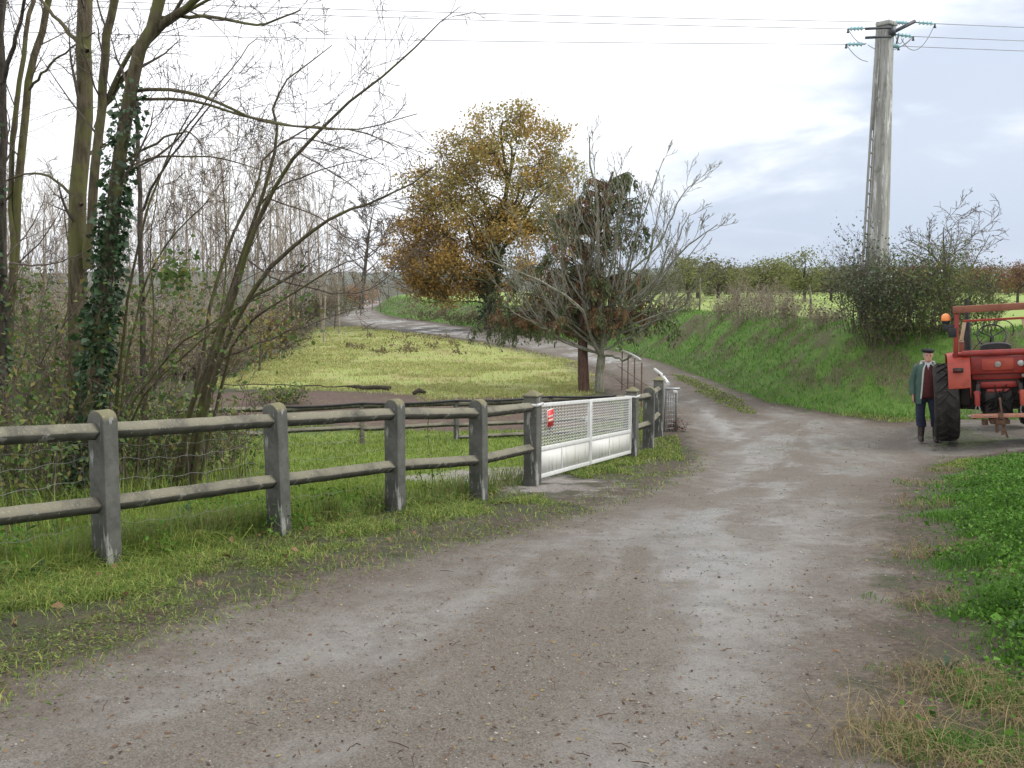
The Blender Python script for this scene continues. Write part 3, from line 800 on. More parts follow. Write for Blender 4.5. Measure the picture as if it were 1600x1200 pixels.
# exhaust and mirror stay
mb = MB(); mb.tube([(-.37, 1.3, 1.2), (-.37, 1.3, 1.5), (-.37, 1.3, 1.52), (-.37, 1.3, 2.1), (-.37, 1.3, 2.12), (-.37, 1.3, 2.55)], [.04, .04, .065, .065, .034, .034], 12); mb.build('exhaust_pipe', M_TBLACK, tr, smooth=True, ang=30)
# steering wheel, column, seat
mb = MB(); th = np.linspace(0, 2 * PI, 33); cz, cy = 1.86, .62; Rw = .24; tl = math.radians(55)
mb.tube([(Rw * math.cos(t), cy + Rw * math.sin(t) * math.cos(tl), cz + Rw * math.sin(t) * math.sin(tl)) for t in th], .015, 8, False)
for t in (.5, 2.64, 4.71): mb.tube([(0, cy, cz - .03), (Rw * math.cos(t), cy + Rw * math.sin(t) * math.cos(tl), cz + Rw * math.sin(t) * math.sin(tl))], .011, 6)
sw = mb.build('steering_wheel', M_TBLACK, tr, smooth=True, ang=50)
mb = MB(); mb.tube([(0, .95, 1.40), (0, .62, 1.84)], [.05, .03], 10); mb.build('steering_column', M_TBLACK, tr, smooth=True, ang=50)
mb = MB()
mb.tube([(.18 + .19 * math.cos(t), .70, 1.94 + .19 * math.sin(t)) for t in np.linspace(-.6, 3.9, 24)], .010, 6); mb.tube([(-.34, .55, 1.60), (-.12, .62, 1.84), (-.30, .64, 1.90)], .010, 6)
mb.build('hydraulic_hose', M_TBLACK, tr, smooth=True, ang=60)
mb = MB(); R = []
for k in range(11):
    t = PI * k / 10; x = -.25 * math.cos(t); hh = .10 * math.sin(t) ** .6
    R.append(np.array([(x, -.10, 1.62), (x, -.10 + .0, 1.66 + hh), (x, -.05, 1.68 + hh), (x, .0, 1.66 + hh), (x, .0, 1.62)]))
mb.loft(R); mb.box((0, .18, 1.50), (.46, .44, .10)); mb.build('seat', M_TBLACK, tr, smooth=True, ang=50)
mb = MB(); mb.box((0, .75, 1.0), (1.15, .7, .04)); mb.build('footplate', M_TGREASE, tr)
# three point linkage
for s_ in (-1, 1):
    mb = MB(); mb.tube([(s_ * .31, -.40, 1.10), (s_ * .33, -.56, 1.06)], .035, 8); mb.tube([(s_ * .33, -.56, 1.08), (s_ * .34, -.60, .90)], .04, 8); mb.build('lift_arm', M_TGREASE, tr, bevel=.004)
    mb = MB(); mb.tube([(s_ * .34, -.60, .96), (s_ * .345, -.62, .94), (s_ * .35, -.64, .92), (s_ * .35, -.65, .72)], [.03, .062, .046, .042], 10); mb.build('lift_cylinder', M_TORANGE if s_ > 0 else M_TRED, tr, smooth=True, ang=35)
    mb = MB(); mb.tube([(s_ * .35 + .034 * math.cos(t), -.66, .64 + .085 * math.sin(t)) for t in np.linspace(0, 2 * PI, 16)], .012, 6, False); mb.build('shackle', M_STEEL, tr, smooth=True)
    mb = MB(); mb.tube([(s_ * .20, -.1, .50), (s_ * .42, -.72, .52)], .03, 8); mb.build('lower_link', M_TGREASE, tr)
mb = MB(); mb.box((0, -.70, .545), (.92, .06, .07)); cb = mb.build('drawbar', paint_mat('worn_pinkish_paint', (.42, .17, .11), (.50, .24, .17), (.20, .08, .05), .6, .5), tr, bevel=.008)
mb = MB()
for x in (-.475, .475): mb.tube([(x - .05, -.70, .545), (x + .05, -.70, .545)], .022, 8)
for x in (-.25, -.2, -.15): mb.tube([(x, -.735, .545), (x, -.729, .545)], .014, 8)
mb.build('hitch_pin', M_STEEL, cb)
mb = MB(); mb.tube([(.0, -.62, .85), (.02, -.70, .60)], .018, 8); mb.tube([(0, -.74, .60), (0, -.74, .50)], .04, 10); mb.box((.0, -.68, .44), (.14, .12, .12)); mb.box((.04, -.70, .34), (.045, .03, .26), roty(.12)); mb.box((-.06, -.68, .33), (.05, .03, .16)); mb.tube([(.06, -.70, .30), (.10, -.72, .16)], .018, 6); mb.box((-.24, -.60, .42), (.10, .05, .10)); mb.box((0, -.4, .42), (.30, .5, .06))
mb.build('tow_hitch', M_STEEL if False else M_RUST, tr, bevel=.004)
mb = MB(); mb.tube([(.05, -.35, 1.0), (.02, -.45, .75), (.1, -.5, .68)], .02, 6); mb.tube([(-.25, -.35, 1.0), (-.22, -.5, .8), (-.3, -.3, .6)], .014, 6); mb.tube([(.2, -.35, .95), (.22, -.5, .75), (.12, -.3, .6)], .014, 6)
rr = np.random.RandomState(6)
for k in range(9):
    a_ = np.array([rr.uniform(-.3, .3), -.42, rr.uniform(.8, 1.05)]); b_ = np.array([rr.uniform(-.32, .32), -.44, rr.uniform(.5, .75)]); mb.tube([a_, (a_ + b_) / 2 + (rr.uniform(-.06, .06), -.08, 0), b_], rr.uniform(.008, .014), 6); mb.build('hose', M_TBLACK, tr, smooth=True)
# beacon on the left post, work lamp on the right
mb = MB(); mb.lathe([(0, .001), (0, .075), (.05, .078), (.09, .066), (.118, .04), (.128, .001)], (-.80, -.38, 2.22), (0, 0, 1), 20); bc = mb.build('beacon', M_AMBER, tr, smooth=True, ang=60)
mb = MB(); mb.lathe([(-.06, .001), (-.06, .05), (-.02, .07), (0, .08), (.0, .001)], (-.80, -.38, 2.22), (0, 0, 1), 18); mb.box((-.73, -.38, 2.10), (.22, .05, .10)); mb.box((-.70, -.38, 2.0), (.13, .07, .16)); mb.build('beacon_mount', M_TBLACK, tr, bevel=.006)
mb = MB(); mb.lathe([(.10, .001), (.09, .05), (.03, .078), (0, .082), (-.004, .07), (-.012, .04), (-.015, .001)], (.60, -.52, 1.66), (0, 1, 0), 20); mb.build('work_lamp', M_GLASSY, tr, smooth=True, ang=50)

# ------------------------------------------------------------------ the man by the wheel
M_SKIN = m_mottle('weathered_skin', [(.46, .24, .17), (.52, .29, .21)], 20, .6, bump=.05)
M_COAT = m_mottle('green_waxed_coat', [(.032, .075, .057), (.05, .10, .078), (.075, .13, .10)], 7, .5, bump=.9, bscale=11)
M_LINING = m_mottle('pale_fleece_lining', [(.42, .43, .40), (.52, .53, .49)], 30, .95, bump=.5)
M_MAROON = m_mottle('maroon_knit', [(.085, .022, .022), (.11, .03, .03)], 30, .95, bump=.5, bscale=90)
M_SHIRT = m_mottle('pale_shirt_collar', [(.40, .40, .42), (.48, .48, .50)], 20, .9, bump=.2)
M_JEANS = m_mottle('navy_trousers', [(.016, .022, .045), (.028, .036, .065)], 12, .9, bump=.4, bscale=30)
M_BOOT = m_mottle('muddy_rubber_boot', [(.035, .028, .026), (.055, .042, .036), (.14, .11, .085)], 9, .6, bump=.2)
M_BERET = m_mottle('black_felt', [(.012, .013, .016), (.02, .021, .025)], 40, .95, bump=.3)
M_HAIR = m_mottle('grey_hair', [(.25, .24, .23), (.35, .34, .33)], 60, .8, bump=.4)
M_EYE = m_mottle('dark_eye', [(.02, .015, .012), (.03, .02, .016)], 9, .3, bump=0)

def ell(cx, cy, cz, rx, ry, n=16, sq=0):
    t = np.arange(n) * 2 * PI / n
    c, s_ = np.cos(t), np.sin(t)
    if sq: c = np.sign(c) * np.abs(c) ** (1 - sq); s_ = np.sign(s_) * np.abs(s_) ** (1 - sq)
    return np.stack([cx + rx * c, cy + ry * s_, np.full(n, cz)], 1)
def limb(mb, pts, rad, n=12, sub=3):
    pts = np.asarray(pts, float); rad = np.asarray(rad, float); m = len(pts)
    t = np.linspace(0, m - 1, (m - 1) * sub + 1)
    P_ = np.stack([np.interp(t, np.arange(m), pts[:, k]) for k in range(3)], 1); R_ = np.interp(t, np.arange(m), rad)
    for _ in range(2):
        P_[1:-1] = (P_[:-2] + 2 * P_[1:-1] + P_[2:]) / 4; R_[1:-1] = (R_[:-2] + 2 * R_[1:-1] + R_[2:]) / 4
    mb.tube(P_, R_, n)
def remeshed(name, mb, mat, parent, vox, smooth_it=4):
    o = mb.build(name, mat, parent, smooth=True)
    r = o.modifiers.new('r', 'REMESH'); r.mode = 'VOXEL'; r.voxel_size = vox; r.use_smooth_shade = True
    s_ = o.modifiers.new('s', 'SMOOTH'); s_.iterations = smooth_it; s_.factor = .5
    dg = bpy.context.evaluated_depsgraph_get()
    me = bpy.data.meshes.new_from_object(o.evaluated_get(dg)); me.name = name
    o.modifiers.clear(); o.data = me
    if not me.materials: me.materials.append(mat)
    return o
mp_ = at(1444, 690, 17.75)
man_xy = (mp_[0], 17.75); mz = H1(*man_xy)
man = thing('person', 'person in black beret, open green coat and maroon jumper standing by the tractor wheel', 'person', (man_xy[0], man_xy[1], mz), math.radians(-17))
man.scale = (1, 1, 1)
# local frame: faces -y, +x is to the right of the picture
LF, RF = (-.065, -.05, 0), (.20, .02, .0)
hipL, hipR = (-.085, .0, .87), (.095, .0, .87)
kneeL, kneeR = (-.095, -.035, .48), (.165, .015, .47)
body = MB()
body.loft([ell(0, 0, .82, .15, .10), ell(0, 0, .92, .165, .115), ell(0, 0, 1.05, .155, .12), ell(0, 0, 1.2, .17, .12), ell(0, .005, 1.33, .185, .105), ell(0, .01, 1.41, .15, .085), ell(0, .01, 1.45, .075, .065)])
limb(body, [(0, .012, 1.40), (0, .0, 1.47), (0, -.01, 1.54)], [.062, .056, .056])
head = [(1.475, .035, .045, -.045), (1.49, .055, .07, -.03), (1.53, .066, .086, -.015), (1.57, .073, .095, -.004), (1.615, .076, .098, 0), (1.655, .073, .094, .004), (1.685, .058, .076, .006), (1.705, .03, .04, .008)]
body.loft([ell(0, cy, z, a, b) for z, a, b, cy in head])
body.lathe([(-.006, .001), (0, .011), (.025, .016), (.05, .009), (.06, .001)], (0, -.103, 1.56), (0, .35, 1), 8)       # nose
for s_ in (-1, 1):
    body.lathe([(-.03, .001), (-.02, .012), (.0, .015), (.02, .014), (.032, .001)], (s_ * .078, .01, 1.59), (s_ * .15, .1, 1), 8)   # ears
    body.lathe([(-.02, .001), (0, .009), (.02, .001)], (s_ * .03, -.092, 1.617), (1, 0, 0), 8)       # brow
body.lathe([(-.022, .001), (0, .007), (.022, .001)], (0, -.098, 1.523), (1, 0, 0), 8)              # lips
body.lathe([(-.02, .001), (0, .017), (.02, .001)], (0, -.083, 1.492), (1, 0, 0), 8)                # chin
shL, shR = (-.175, .01, 1.365), (.175, .01, 1.365)
elL, elR = (-.245, .03, 1.09), (.255, .04, 1.08)
wrL, wrR = (-.235, -.05, .845), (.29, -.04, .84)
for a, b, c, hd in ((shL, elL, wrL, -1), (shR, elR, wrR, 1)):
    limb(body, [a, b, c], [.052, .042, .030], 10, 4)
    cw = np.array(c); dn = np.array([.10 * -hd, -.12, -1.]); dn /= np.linalg.norm(dn)
    fw = np.array([0, -1., .0]); fw = fw - dn * (fw @ dn); fw /= np.linalg.norm(fw); inn = np.cross(dn, fw) * 1
    pc = cw + dn * .055
    body.loft([np.array([p + fw * .036 * math.cos(t) * k + inn * .016 * math.sin(t) * k for t in np.linspace(0, 2 * PI, 12)[:-1]]) for p, k in ((cw, .75), (pc - dn * .02, 1.), (pc + dn * .035, 1.08), (pc + dn * .045, .9))])
    for j, (off, ln) in enumerate(((.030, .066), (.010, .076), (-.010, .070), (-.029, .054))):
        b0 = pc + dn * .036 + fw * off; cu = np.array([-hd, 0, 0]) * (.3 + .12 * j)
        p1 = b0 + (dn + cu * .25) / np.linalg.norm(dn + cu * .25) * ln * .5; p2 = p1 + (dn + cu) / np.linalg.norm(dn + cu) * ln * .3; p3 = p2 + (dn + cu * 2) / np.linalg.norm(dn + cu * 2) * ln * .25
        body.tube([b0 - dn * .012, b0, p1, p2, p3], [.009, .009, .0085, .008, .006], 8)
    b0 = pc - dn * .02 + fw * .034; p1 = b0 + fw * .022 + dn * .024; p2 = p1 + dn * .028 + fw * .004
    body.tube([b0 - fw * .01, b0, p1, p2], [.012, .011, .0095, .007], 8)
for h_, k_, f_ in ((hipL, kneeL, LF), (hipR, kneeR, RF)):
    limb(body, [h_, k_, (f_[0], f_[1] + .03, .08)], [.08, .045, .028], 12, 4)
remeshed('body', body, M_SKIN, man, .0065, 3)
mb = MB()
for s_ in (-1, 1): mb.lathe([(-.008, .001), (-.006, .008), (.004, .011), (.008, .001)], (s_ * .031, -.091, 1.598), (0, 1, 0), 10)
mb.build('eyes', M_EYE, man, smooth=True)
mb = MB()
mb.loft([np.array([(r * math.cos(t), .012 + ry * math.sin(t), z) for t in np.linspace(-.55, PI + .55, 20)] + [(r * .86 * math.cos(t), .012 + ry * .86 * math.sin(t), z) for t in np.linspace(PI + .55, -.55, 20)]) for z, r, ry in ((1.525, .062, .085), (1.56, .078, .10), (1.60, .082, .103), (1.645, .081, .10), (1.67, .07, .09))])
mb.build('hair', M_HAIR, man, smooth=True)
mb = MB(); mb.loft([ell(0, .0, 1.648, .084, .106, 20), ell(-.004, -.0, 1.662, .10, .122, 20), ell(-.01, .004, 1.68, .116, .136, 20), ell(-.012, .01, 1.70, .112, .13, 20), ell(-.012, .012, 1.715, .085, .10, 20), ell(-.012, .012, 1.722, .03, .035, 20)]); mb.lathe([(0, .004), (.018, .003), (.02, .0005)], (-.012, .012, 1.72), (0, 0, 1), 6)
mb.build('beret', M_BERET, man, smooth=True)
# jumper with V neck, shirt collar
ju = MB(); ju.loft([ell(.01, -.005, .80, .165, .125), ell(.01, -.005, .86, .178, .138), ell(.005, -.012, 1.0, .178, .15), ell(0, -.008, 1.15, .185, .142), ell(0, 0, 1.30, .198, .122), ell(0, .008, 1.385, .175, .102), ell(0, .012, 1.43, .10, .085), ell(0, .005, 1.455, .072, .07)], cap=True)
ju.build('jumper', M_MAROON, man, smooth=True)
mb = MB(); mb.loft([np.array([(-.062, -.066, 1.475), (-.03, -.088, 1.47), (.0, -.128, 1.345), (.03, -.088, 1.47), (.062, -.066, 1.475), (.04, -.05, 1.48), (0, -.06, 1.47), (-.04, -.05, 1.48)]), np.array([(-.058, -.08, 1.43), (-.03, -.10, 1.43), (0, -.132, 1.335), (.03, -.10, 1.43), (.058, -.08, 1.43), (.04, -.06, 1.43), (0, -.08, 1.42), (-.04, -.06, 1.43)])]); mb.build('shirt_collar', M_SHIRT, man, smooth=False)
# trousers and boots
tr_ = MB()
tr_.loft([ell(.004, 0, .80, .17, .122), ell(.002, 0, .90, .172, .128), ell(.0, 0, 1.0, .165, .128)])
for h_, k_, f_ in ((hipL, kneeL, LF), (hipR, kneeR, RF)):
    limb(tr_, [h_, ((h_[0] + k_[0]) / 2, -.01, .68), k_, (f_[0] * .97, f_[1] + .03, .305), (f_[0], f_[1] + .03, .27)], [.105, .09, .08, .09, .088], 14, 4)
remeshed('trousers', tr_, M_JEANS, man, .009, 3)
for f_ in (LF, RF):
    b = MB(); limb(b, [(f_[0] * .98, f_[1] + .03, .44), (f_[0] * .98, f_[1] + .03, .33), (f_[0], f_[1] + .03, .2), (f_[0], f_[1] + .03, .09), (f_[0], f_[1] + .03, .04)], [.070, .068, .064, .056, .052], 12, 3)
    b.loft([np.vstack([[(f_[0] + .046 * k * math.cos(t), f_[1] - .055 + .135 * k2 * math.sin(t), z) for t in np.linspace(0, 2 * PI, 19)[:-1]]]) for z, k, k2 in ((.003, 1, 1), (.03, 1.0, 1), (.06, .92, .95), (.085, .7, .72))])
    remeshed('boot', b, M_BOOT, man, .008, 2)
# open coat: a shell from shoulders to thigh, with thickness, plus sleeves and hood
co = MB(); ro = []; ri = []
for z, rx, ry, g0, g1 in ((.70, .235, .175, -2.02, -.62), (.80, .228, .172, -2.00, -.64), (.95, .215, .168, -1.98, -.70), (1.10, .212, .162, -1.95, -.76), (1.25, .218, .148, -1.92, -.84), (1.36, .212, .128, -1.88, -.96), (1.42, .155, .112, -1.86, -1.1), (1.455, .098, .096, -1.86, -1.15)):
    t = np.linspace(g1, 2 * PI + g0, 40)
    wob = 1 + .02 * np.sin(t * 7 + z * 9)
    ro.append(np.stack([rx * np.cos(t) * wob, .012 + ry * np.sin(t) * wob, np.full(40, z)], 1))
    ri.append(np.stack([(rx - .012) * np.cos(t), .012 + (ry - .012) * np.sin(t), np.full(40, z)], 1))
co.loft([np.vstack([a, b[::-1]]) for a, b in zip(ro, ri)])
for a, b, c in ((shL, elL, wrL), (shR, elR, wrR)):
    a2 = (a[0] * .82, a[1], a[2] + .02); w2 = np.array(b) + (np.array(c) - np.array(b)) * .93
    limb(co, [a2, a, ((a[0] + b[0]) / 2, (a[1] + b[1]) / 2, (a[2] + b[2]) / 2), b, w2], [.07, .078, .072, .066, .055], 14, 4)
co.build('coat', M_COAT, man, smooth=True, ang=60)
li = MB()
for sgn, idx in ((-1, -1), (1, 0)):
    R = []
    for a, b in zip(ro, ri):
        p = a[idx]; q = a[idx + (1 if idx == 0 else -1)]
        R.append(np.array([p + (0, -.008, 0), q + (0, -.010, 0), q + (0, .004, 0), p + (0, .004, 0)]))
    li.loft(R[1:])
hood = []
for z, r, ry in ((1.40, .15, .125), (1.45, .135, .125), (1.49, .125, .115), (1.475, .10, .085)):
    t = np.linspace(-.75, PI + .75, 24); hood.append(np.stack([r * np.cos(t), .03 + ry * np.sin(t) * np.where(np.sin(t) < 0, .9, 1), z - .03 * np.clip(-np.sin(t), 0, 1)], 1))
li.loft(hood, closed=False, cap=False)
li.build('coat_lining', M_LINING, man, smooth=True, ang=60)

# ------------------------------------------------------------------ concrete power pole
def pole_mat():
    m, nt = new_mat('pale_weathered_concrete'); v = coords(nt)
    mp = nd(nt, 'ShaderNodeMapping', i_Vector=v); mp.inputs['Scale'].default_value = (1, 1, .12)
    n = noise(nt, mp.outputs[0], 7, 6, .65)
    c = mixc(nt, sstep(nt, n, .38, .62), (.24, .24, .215), (.38, .38, .35))
    c = mixc(nt, sstep(nt, noise(nt, mp.outputs[0], 9, 5, .7), .56, .62), c, (.62, .62, .60))
    c = mixc(nt, mth(nt, 'MULTIPLY', sstep(nt, noise(nt, v, 4, 5, .7), .55, .68), .6), c, (.13, .13, .095))
    finish(nt, c, .9, noise(nt, v, 30, 4), .3, .01, spec=.2); return m
M_POLE = pole_mat()
M_STEELD = m_mottle('dark_galvanised_steel', [(.06, .065, .075), (.10, .105, .115)], 10, .5, .5, .1)
M_INS = m_mottle('green_glass_insulator', [(.26, .50, .54), (.36, .60, .64)], 8, .12, bump=0, coat=.6)
YP = 25.0
pb = at(1366, 520, YP); pzb = H1(pb[0], YP) - .05; ptop = at(1369, 40, YP)[2]
hp = ptop - pzb
pole = thing('power_pole', 'tall tapering concrete power pole with ladder flange and steel bracket rising out of the bushes', 'power pole', (pb[0], YP, pzb), 0)
PR = rotz(math.radians(40))
def sq(cx, cy, w1, w2, z): return np.array([np.array((cx, cy, z)) + PR @ np.array((a * w1 / 2, b * w2 / 2, 0)) for a, b in ((-1, -1), (1, -1), (1, 1), (-1, 1))])
mb = MB()
def widths(t): return (.48 - .19 * t, .45 - .18 * t)
rows = []
for t in np.linspace(0, 1, 12):
    w1, w2 = widths(t); rows.append(sq(.0, 0, w1, w2, hp * t))
mb.loft(rows); mb.build('shaft', M_POLE, pole, bevel=.02)
# ladder flange standing off the left corner, open between rungs low down and solid above
mb = MB(); off = lambda t: np.array((-((widths(t)[0] * .766 + widths(t)[1] * .643) / 2 + .035 - .03 * t), -.02, 0)); I3 = np.eye(3)
def sqw(cx, cy, w1, w2, z): return np.array([(cx + a * w1 / 2, cy + b * w2 / 2, z) for a, b in ((-1, -1), (1, -1), (1, 1), (-1, 1))])
for ins in (-.055, .055):
    rows = []
    for t in np.linspace(.0, .99, 8):
        c = off(t) + np.array((ins * (1 - .35 * t), 0, 0)); rows.append(sqw(c[0], c[1], .03, .10, hp * t))
    mb.loft(rows)
t = .0
while t < .66:
    c = off(t); mb.box((c[0], c[1], hp * t), (.11 * (1 - .35 * t), .09, .05)); t += .045
rows = []
for t in np.linspace(.66, .99, 4): c = off(t); rows.append(sqw(c[0], c[1], .07, .06, hp * t))
mb.loft(rows); mb.build('ladder_flange', M_POLE, pole)
mb = MB(); mb.loft([sq(0, 0, .40, .37, hp - .02), sq(0, 0, .42, .39, hp + .05), sq(0, 0, .38, .35, hp + .09)]); mb.build('cap', M_POLE, pole, bevel=.01)
org = np.array([pb[0], YP, pzb])
def PP(px, py, y=YP): return at(px, py, y) - org
mb = MB(); a, b = PP(1384, 56), PP(1430, 33); mb.tube([a, b], .045, 4)
for z in (43, 57): mb.tube([PP(1352, z + 2), PP(1392, z)], .035, 4); mb.tube([PP(1352, z + 2, YP - .3), PP(1392, z, YP - .3)], .03, 4); mb.tube([PP(1352, z + 2, YP + .3), PP(1392, z, YP + .3)], .03, 4)
mb.box(PP(1389, 52), (.16, .5, .22)); mb.build('bracket', M_STEELD, pole)
mb = MB(); rr = np.random.RandomState(2)
for k in range(14): mb.tube([PP(1380 + rr.rand() * 14, 40 + rr.rand() * 8), PP(1380 + rr.rand() * 16, 38 + rr.rand() * 12)], .02, 4)
mb.build('bracket_bolt', M_STEELD, pole)
ends = {}
def insulator(a, b, nm):
    a = np.array(a); b = np.array(b); d = b - a; L = np.linalg.norm(d)
    mb = MB(); mb.tube([a, b], .014, 6); s_ = mb.build('insulator_string', M_STEELD, pole)
    mb = MB()
    for k in range(4):
        h0 = L * (.16 + .2 * k); mb.lathe([(h0, .02), (h0 + .012, .058), (h0 + .025, .053), (h0 + .06, .03), (h0 + .09, .02)], a, d, 14)
    mb.build('glass_disc', M_INS, s_, smooth=True, ang=50)
    mb = MB(); dn = np.array([0, 0, -.09]); mb.tube([b, b + dn], .02, 6); mb.tube([b + dn + (-.03, 0, 0), b + dn + (.03, 0, 0)], .018, 6); mb.build('wire_clamp', M_STEELD, s_)
    ends[nm] = b
insulator(PP(1352, 44), PP(1325, 45), 'L2'); insulator(PP(1352, 69), PP(1322, 69), 'L3'); insulator(PP(1421, 36), PP(1396, 34.5), 'L1')
insulator(PP(1431, 35), PP(1461, 37), 'R1'); insulator(PP(1398, 54), PP(1427, 57), 'R2'); insulator(PP(1392, 71), PP(1404, 72), 'R3')
def hang(a, b, sag, n=16):
    t = np.linspace(0, 1, n)[:, None]; p = np.asarray(a) * (1 - t) + np.asarray(b) * t; p[:, 2] -= (4 * sag * t * (1 - t))[:, 0]; return p
mb = MB()
for a, b, s_ in ((ends['L2'], PP(1354, 68), .12), (ends['L3'], PP(1356, 96), .10), (ends['R1'], PP(1408, 60), .45), (ends['R2'], PP(1386, 71), .15), (PP(1356, 70), ends['R2'], .25), (ends['L1'], PP(1412, 60), .3)): mb.tube(hang(a, b, s_), .009, 5)
mb.build('jumper_wire', M_WIRE, pole)
mb = MB(); mb.tube([PP(1404, 55), PP(1400, 71)], .02, 6); mb.build('stay_rod', M_STEELD, pole)
wl = [('L1', (-34, 19.0, CZ + 6.55), 'topmost power cable running from the pole over the bare trees'), ('L2', (-34, 18.6, CZ + 6.40), 'middle power cable running from the pole over the bare trees'), ('L3', (-34, 18.2, CZ + 5.45), 'lowest power cable running from the pole over the bare trees'),
      ('R1', (50, 28.0, CZ + 6.6), 'topmost power cable leaving the pole away from the trees'), ('R2', (50, 27.4, CZ + 6.15), 'middle power cable leaving the pole above the tractor'), ('R3', (50, 27.0, CZ + 5.8), 'lowest power cable leaving the pole above the tractor')]
M_CABLE = m_mottle('weathered_cable', [(.28, .28, .30), (.36, .36, .38)], 5, .6, .3, 0)
for k, e, lb in wl:
    a = ends[k] + org; mb = MB(); mb.tube(hang(a, e, .25, 40), .0085, 5)
    tag(mb.build('power_cable', M_CABLE), lb, 'cable', 'power cables on the concrete pole')
# ------------------------------------------------------------------ trees and shrubs
M_TWIG = m_bark('grey_brown_twigs', [(0.090, 0.069, 0.054), (0.158, 0.128, 0.102)], 10)
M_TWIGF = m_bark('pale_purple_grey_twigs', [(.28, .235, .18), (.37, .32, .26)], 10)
M_TRUNK = m_bark('mossy_brown_bark', [(.062, .05, .03), (.125, .105, .066)], 9, (.115, .12, .04))
M_TRUNKD = m_bark('dark_bark', [(0.042, 0.035, 0.027), (0.090, 0.075, 0.060)], 9)
M_PALEBARK = m_bark('pale_lichened_bark', [(.19, .185, .14), (.34, .33, .275)], 10, (.16, .17, .09))
M_REDBARK = m_bark('reddish_bark', [(0.072, 0.042, 0.031), (0.137, 0.085, 0.065)], 8)
M_IVY = m_leaf('ivy_leaves', [(0.020, 0.048, 0.017), (0.042, 0.087, 0.031), (0.070, 0.126, 0.056)], .38, .12, 1.5, .5)
M_BRAMBLE = m_leaf('bramble_leaves', [(.045, .10, .022), (.10, .17, .04), (.16, .21, .06), (.24, .20, .06)], .55, .3, 1.2)
M_OAK = m_leaf('autumn_oak_leaves', [(.36, .215, .06), (.48, .30, .08), (.41, .28, .085), (.29, .205, .06), (.52, .32, .09)], .7, .3, .35)
M_OAKG = m_leaf('olive_oak_leaves', [(.25, .215, .065), (.37, .30, .085), (.31, .27, .085), (.43, .32, .09)], .7, .3, .35)
M_CONI = m_leaf('dark_conifer_sprays', [(.075, .10, .04), (.11, .14, .055), (.15, .17, .075)], .7, .1, 1.2)
M_CONR = m_leaf('rusty_conifer_sprays', [(.22, .115, .06), (.30, .155, .08), (.20, .16, .07)], .8, .15, 1.0)
M_EVER = m_leaf('glossy_evergreen_leaves', [(.03, .058, .02), (.06, .095, .032), (.10, .135, .055)], .35, .12, 1.1, .6)
M_OLIVEL = m_leaf('olive_far_leaves', [(.10, .105, .04), (.15, .145, .06), (.18, .175, .085)], .8, .25, .25)
M_GREENL = m_leaf('yellow_green_far_leaves', [(0.120, 0.144, 0.040), (0.192, 0.208, 0.064), (0.256, 0.256, 0.096)], .8, .25, .25)
M_RUSTL = m_leaf('russet_far_leaves', [(0.154, 0.077, 0.039), (0.238, 0.112, 0.049), (0.154, 0.112, 0.056)], .8, .25, .25)
M_GREYL = m_leaf('grey_brown_dry_leaves', [(.15, .12, .06), (.23, .19, .11), (.11, .11, .045)], .9, .2, .8)
M_YELL = m_leaf('yellow_shrub_leaves', [(.26, .20, .03), (.34, .25, .05), (.18, .16, .035)], .7, .3, .8)
M_ORAL = m_leaf('orange_shrub_leaves', [(.30, .11, .03), (.38, .15, .04)], .7, .3, .8)

def unit(v): v = np.asarray(v, float); return v / (np.linalg.norm(v) + 1e-12)
def grow(mb, p, d, L, r, lev, rng, S, tips):
    n = S['seg'][lev]; pts = [np.array(p, float)]; d = unit(d); st = L / n; w = S['wob'][lev]; up = S['up'][lev]
    for i in range(n):
        d = unit(d + rng.normal(size=3) * w + np.array([0, 0, up])); pts.append(pts[-1] + d * st)
    pts = np.array(pts); rad = r * (1 - np.linspace(0, 1, n + 1) * S['tap'][lev]); rad = np.maximum(rad, S['rmin'])
    mb.branch(pts, rad, S['sides'][lev])
    if lev + 1 < len(S['seg']): sprout(mb, pts, rad, L, lev, rng, S, tips)
    else: tips.append((pts[-1], d))
def sprout(mb, pts, rad, L, lev, rng, S, tips, t0=None):
    k = S['kids'][lev]; k = max(0, int(round(k * rng.uniform(.75, 1.25)))); n = len(pts) - 1
    for j in range(k):
        t = (S['t0'][lev] if t0 is None else t0); t = t + (1 - t) * (j + rng.rand()) / k
        x = min(t * n, n - .001); i = int(x); f = x - i
        q = pts[i] * (1 - f) + pts[i + 1] * f; dd = unit(pts[i + 1] - pts[i]); rr = rad[i] * (1 - f) + rad[i + 1] * f
        ax = unit(np.cross(dd, rng.normal(size=3))); a = S['ang'][lev] * rng.uniform(.65, 1.3)
        nd_ = dd * math.cos(a) + ax * math.sin(a)
        grow(mb, q, nd_, L * S['lr'][lev] * rng.uniform(.55, 1.15) * (1.15 - .55 * t), max(rr * S['rr'][lev], S['rmin']), lev + 1, rng, S, tips)
def spec(**k):
    S = dict(seg=[7, 6, 5, 4], wob=[.08, .12, .16, .2], up=[.05, .05, .04, .02], tap=[.75, .8, .8, .7], sides=[6, 4, 3, 3], kids=[9, 6, 5], t0=[.3, .25, .2], ang=[.75, .75, .7],
             lr=[.55, .5, .5], rr=[.5, .55, .6], rmin=.003)
    S.update(k); return S
def smoothline(pts, n):
    pts = np.asarray(pts, float); m = len(pts); t = np.linspace(0, m - 1, n); i = np.clip(t.astype(int), 0, m - 2); f = (t - i)[:, None]
    p0 = pts[np.maximum(i - 1, 0)]; p1 = pts[i]; p2 = pts[i + 1]; p3 = pts[np.minimum(i + 2, m - 1)]
    return .5 * (2 * p1 + (p2 - p0) * f + (2 * p0 - 5 * p1 + 4 * p2 - p3) * f ** 2 + (3 * p1 - p0 - 3 * p2 + p3) * f ** 3)
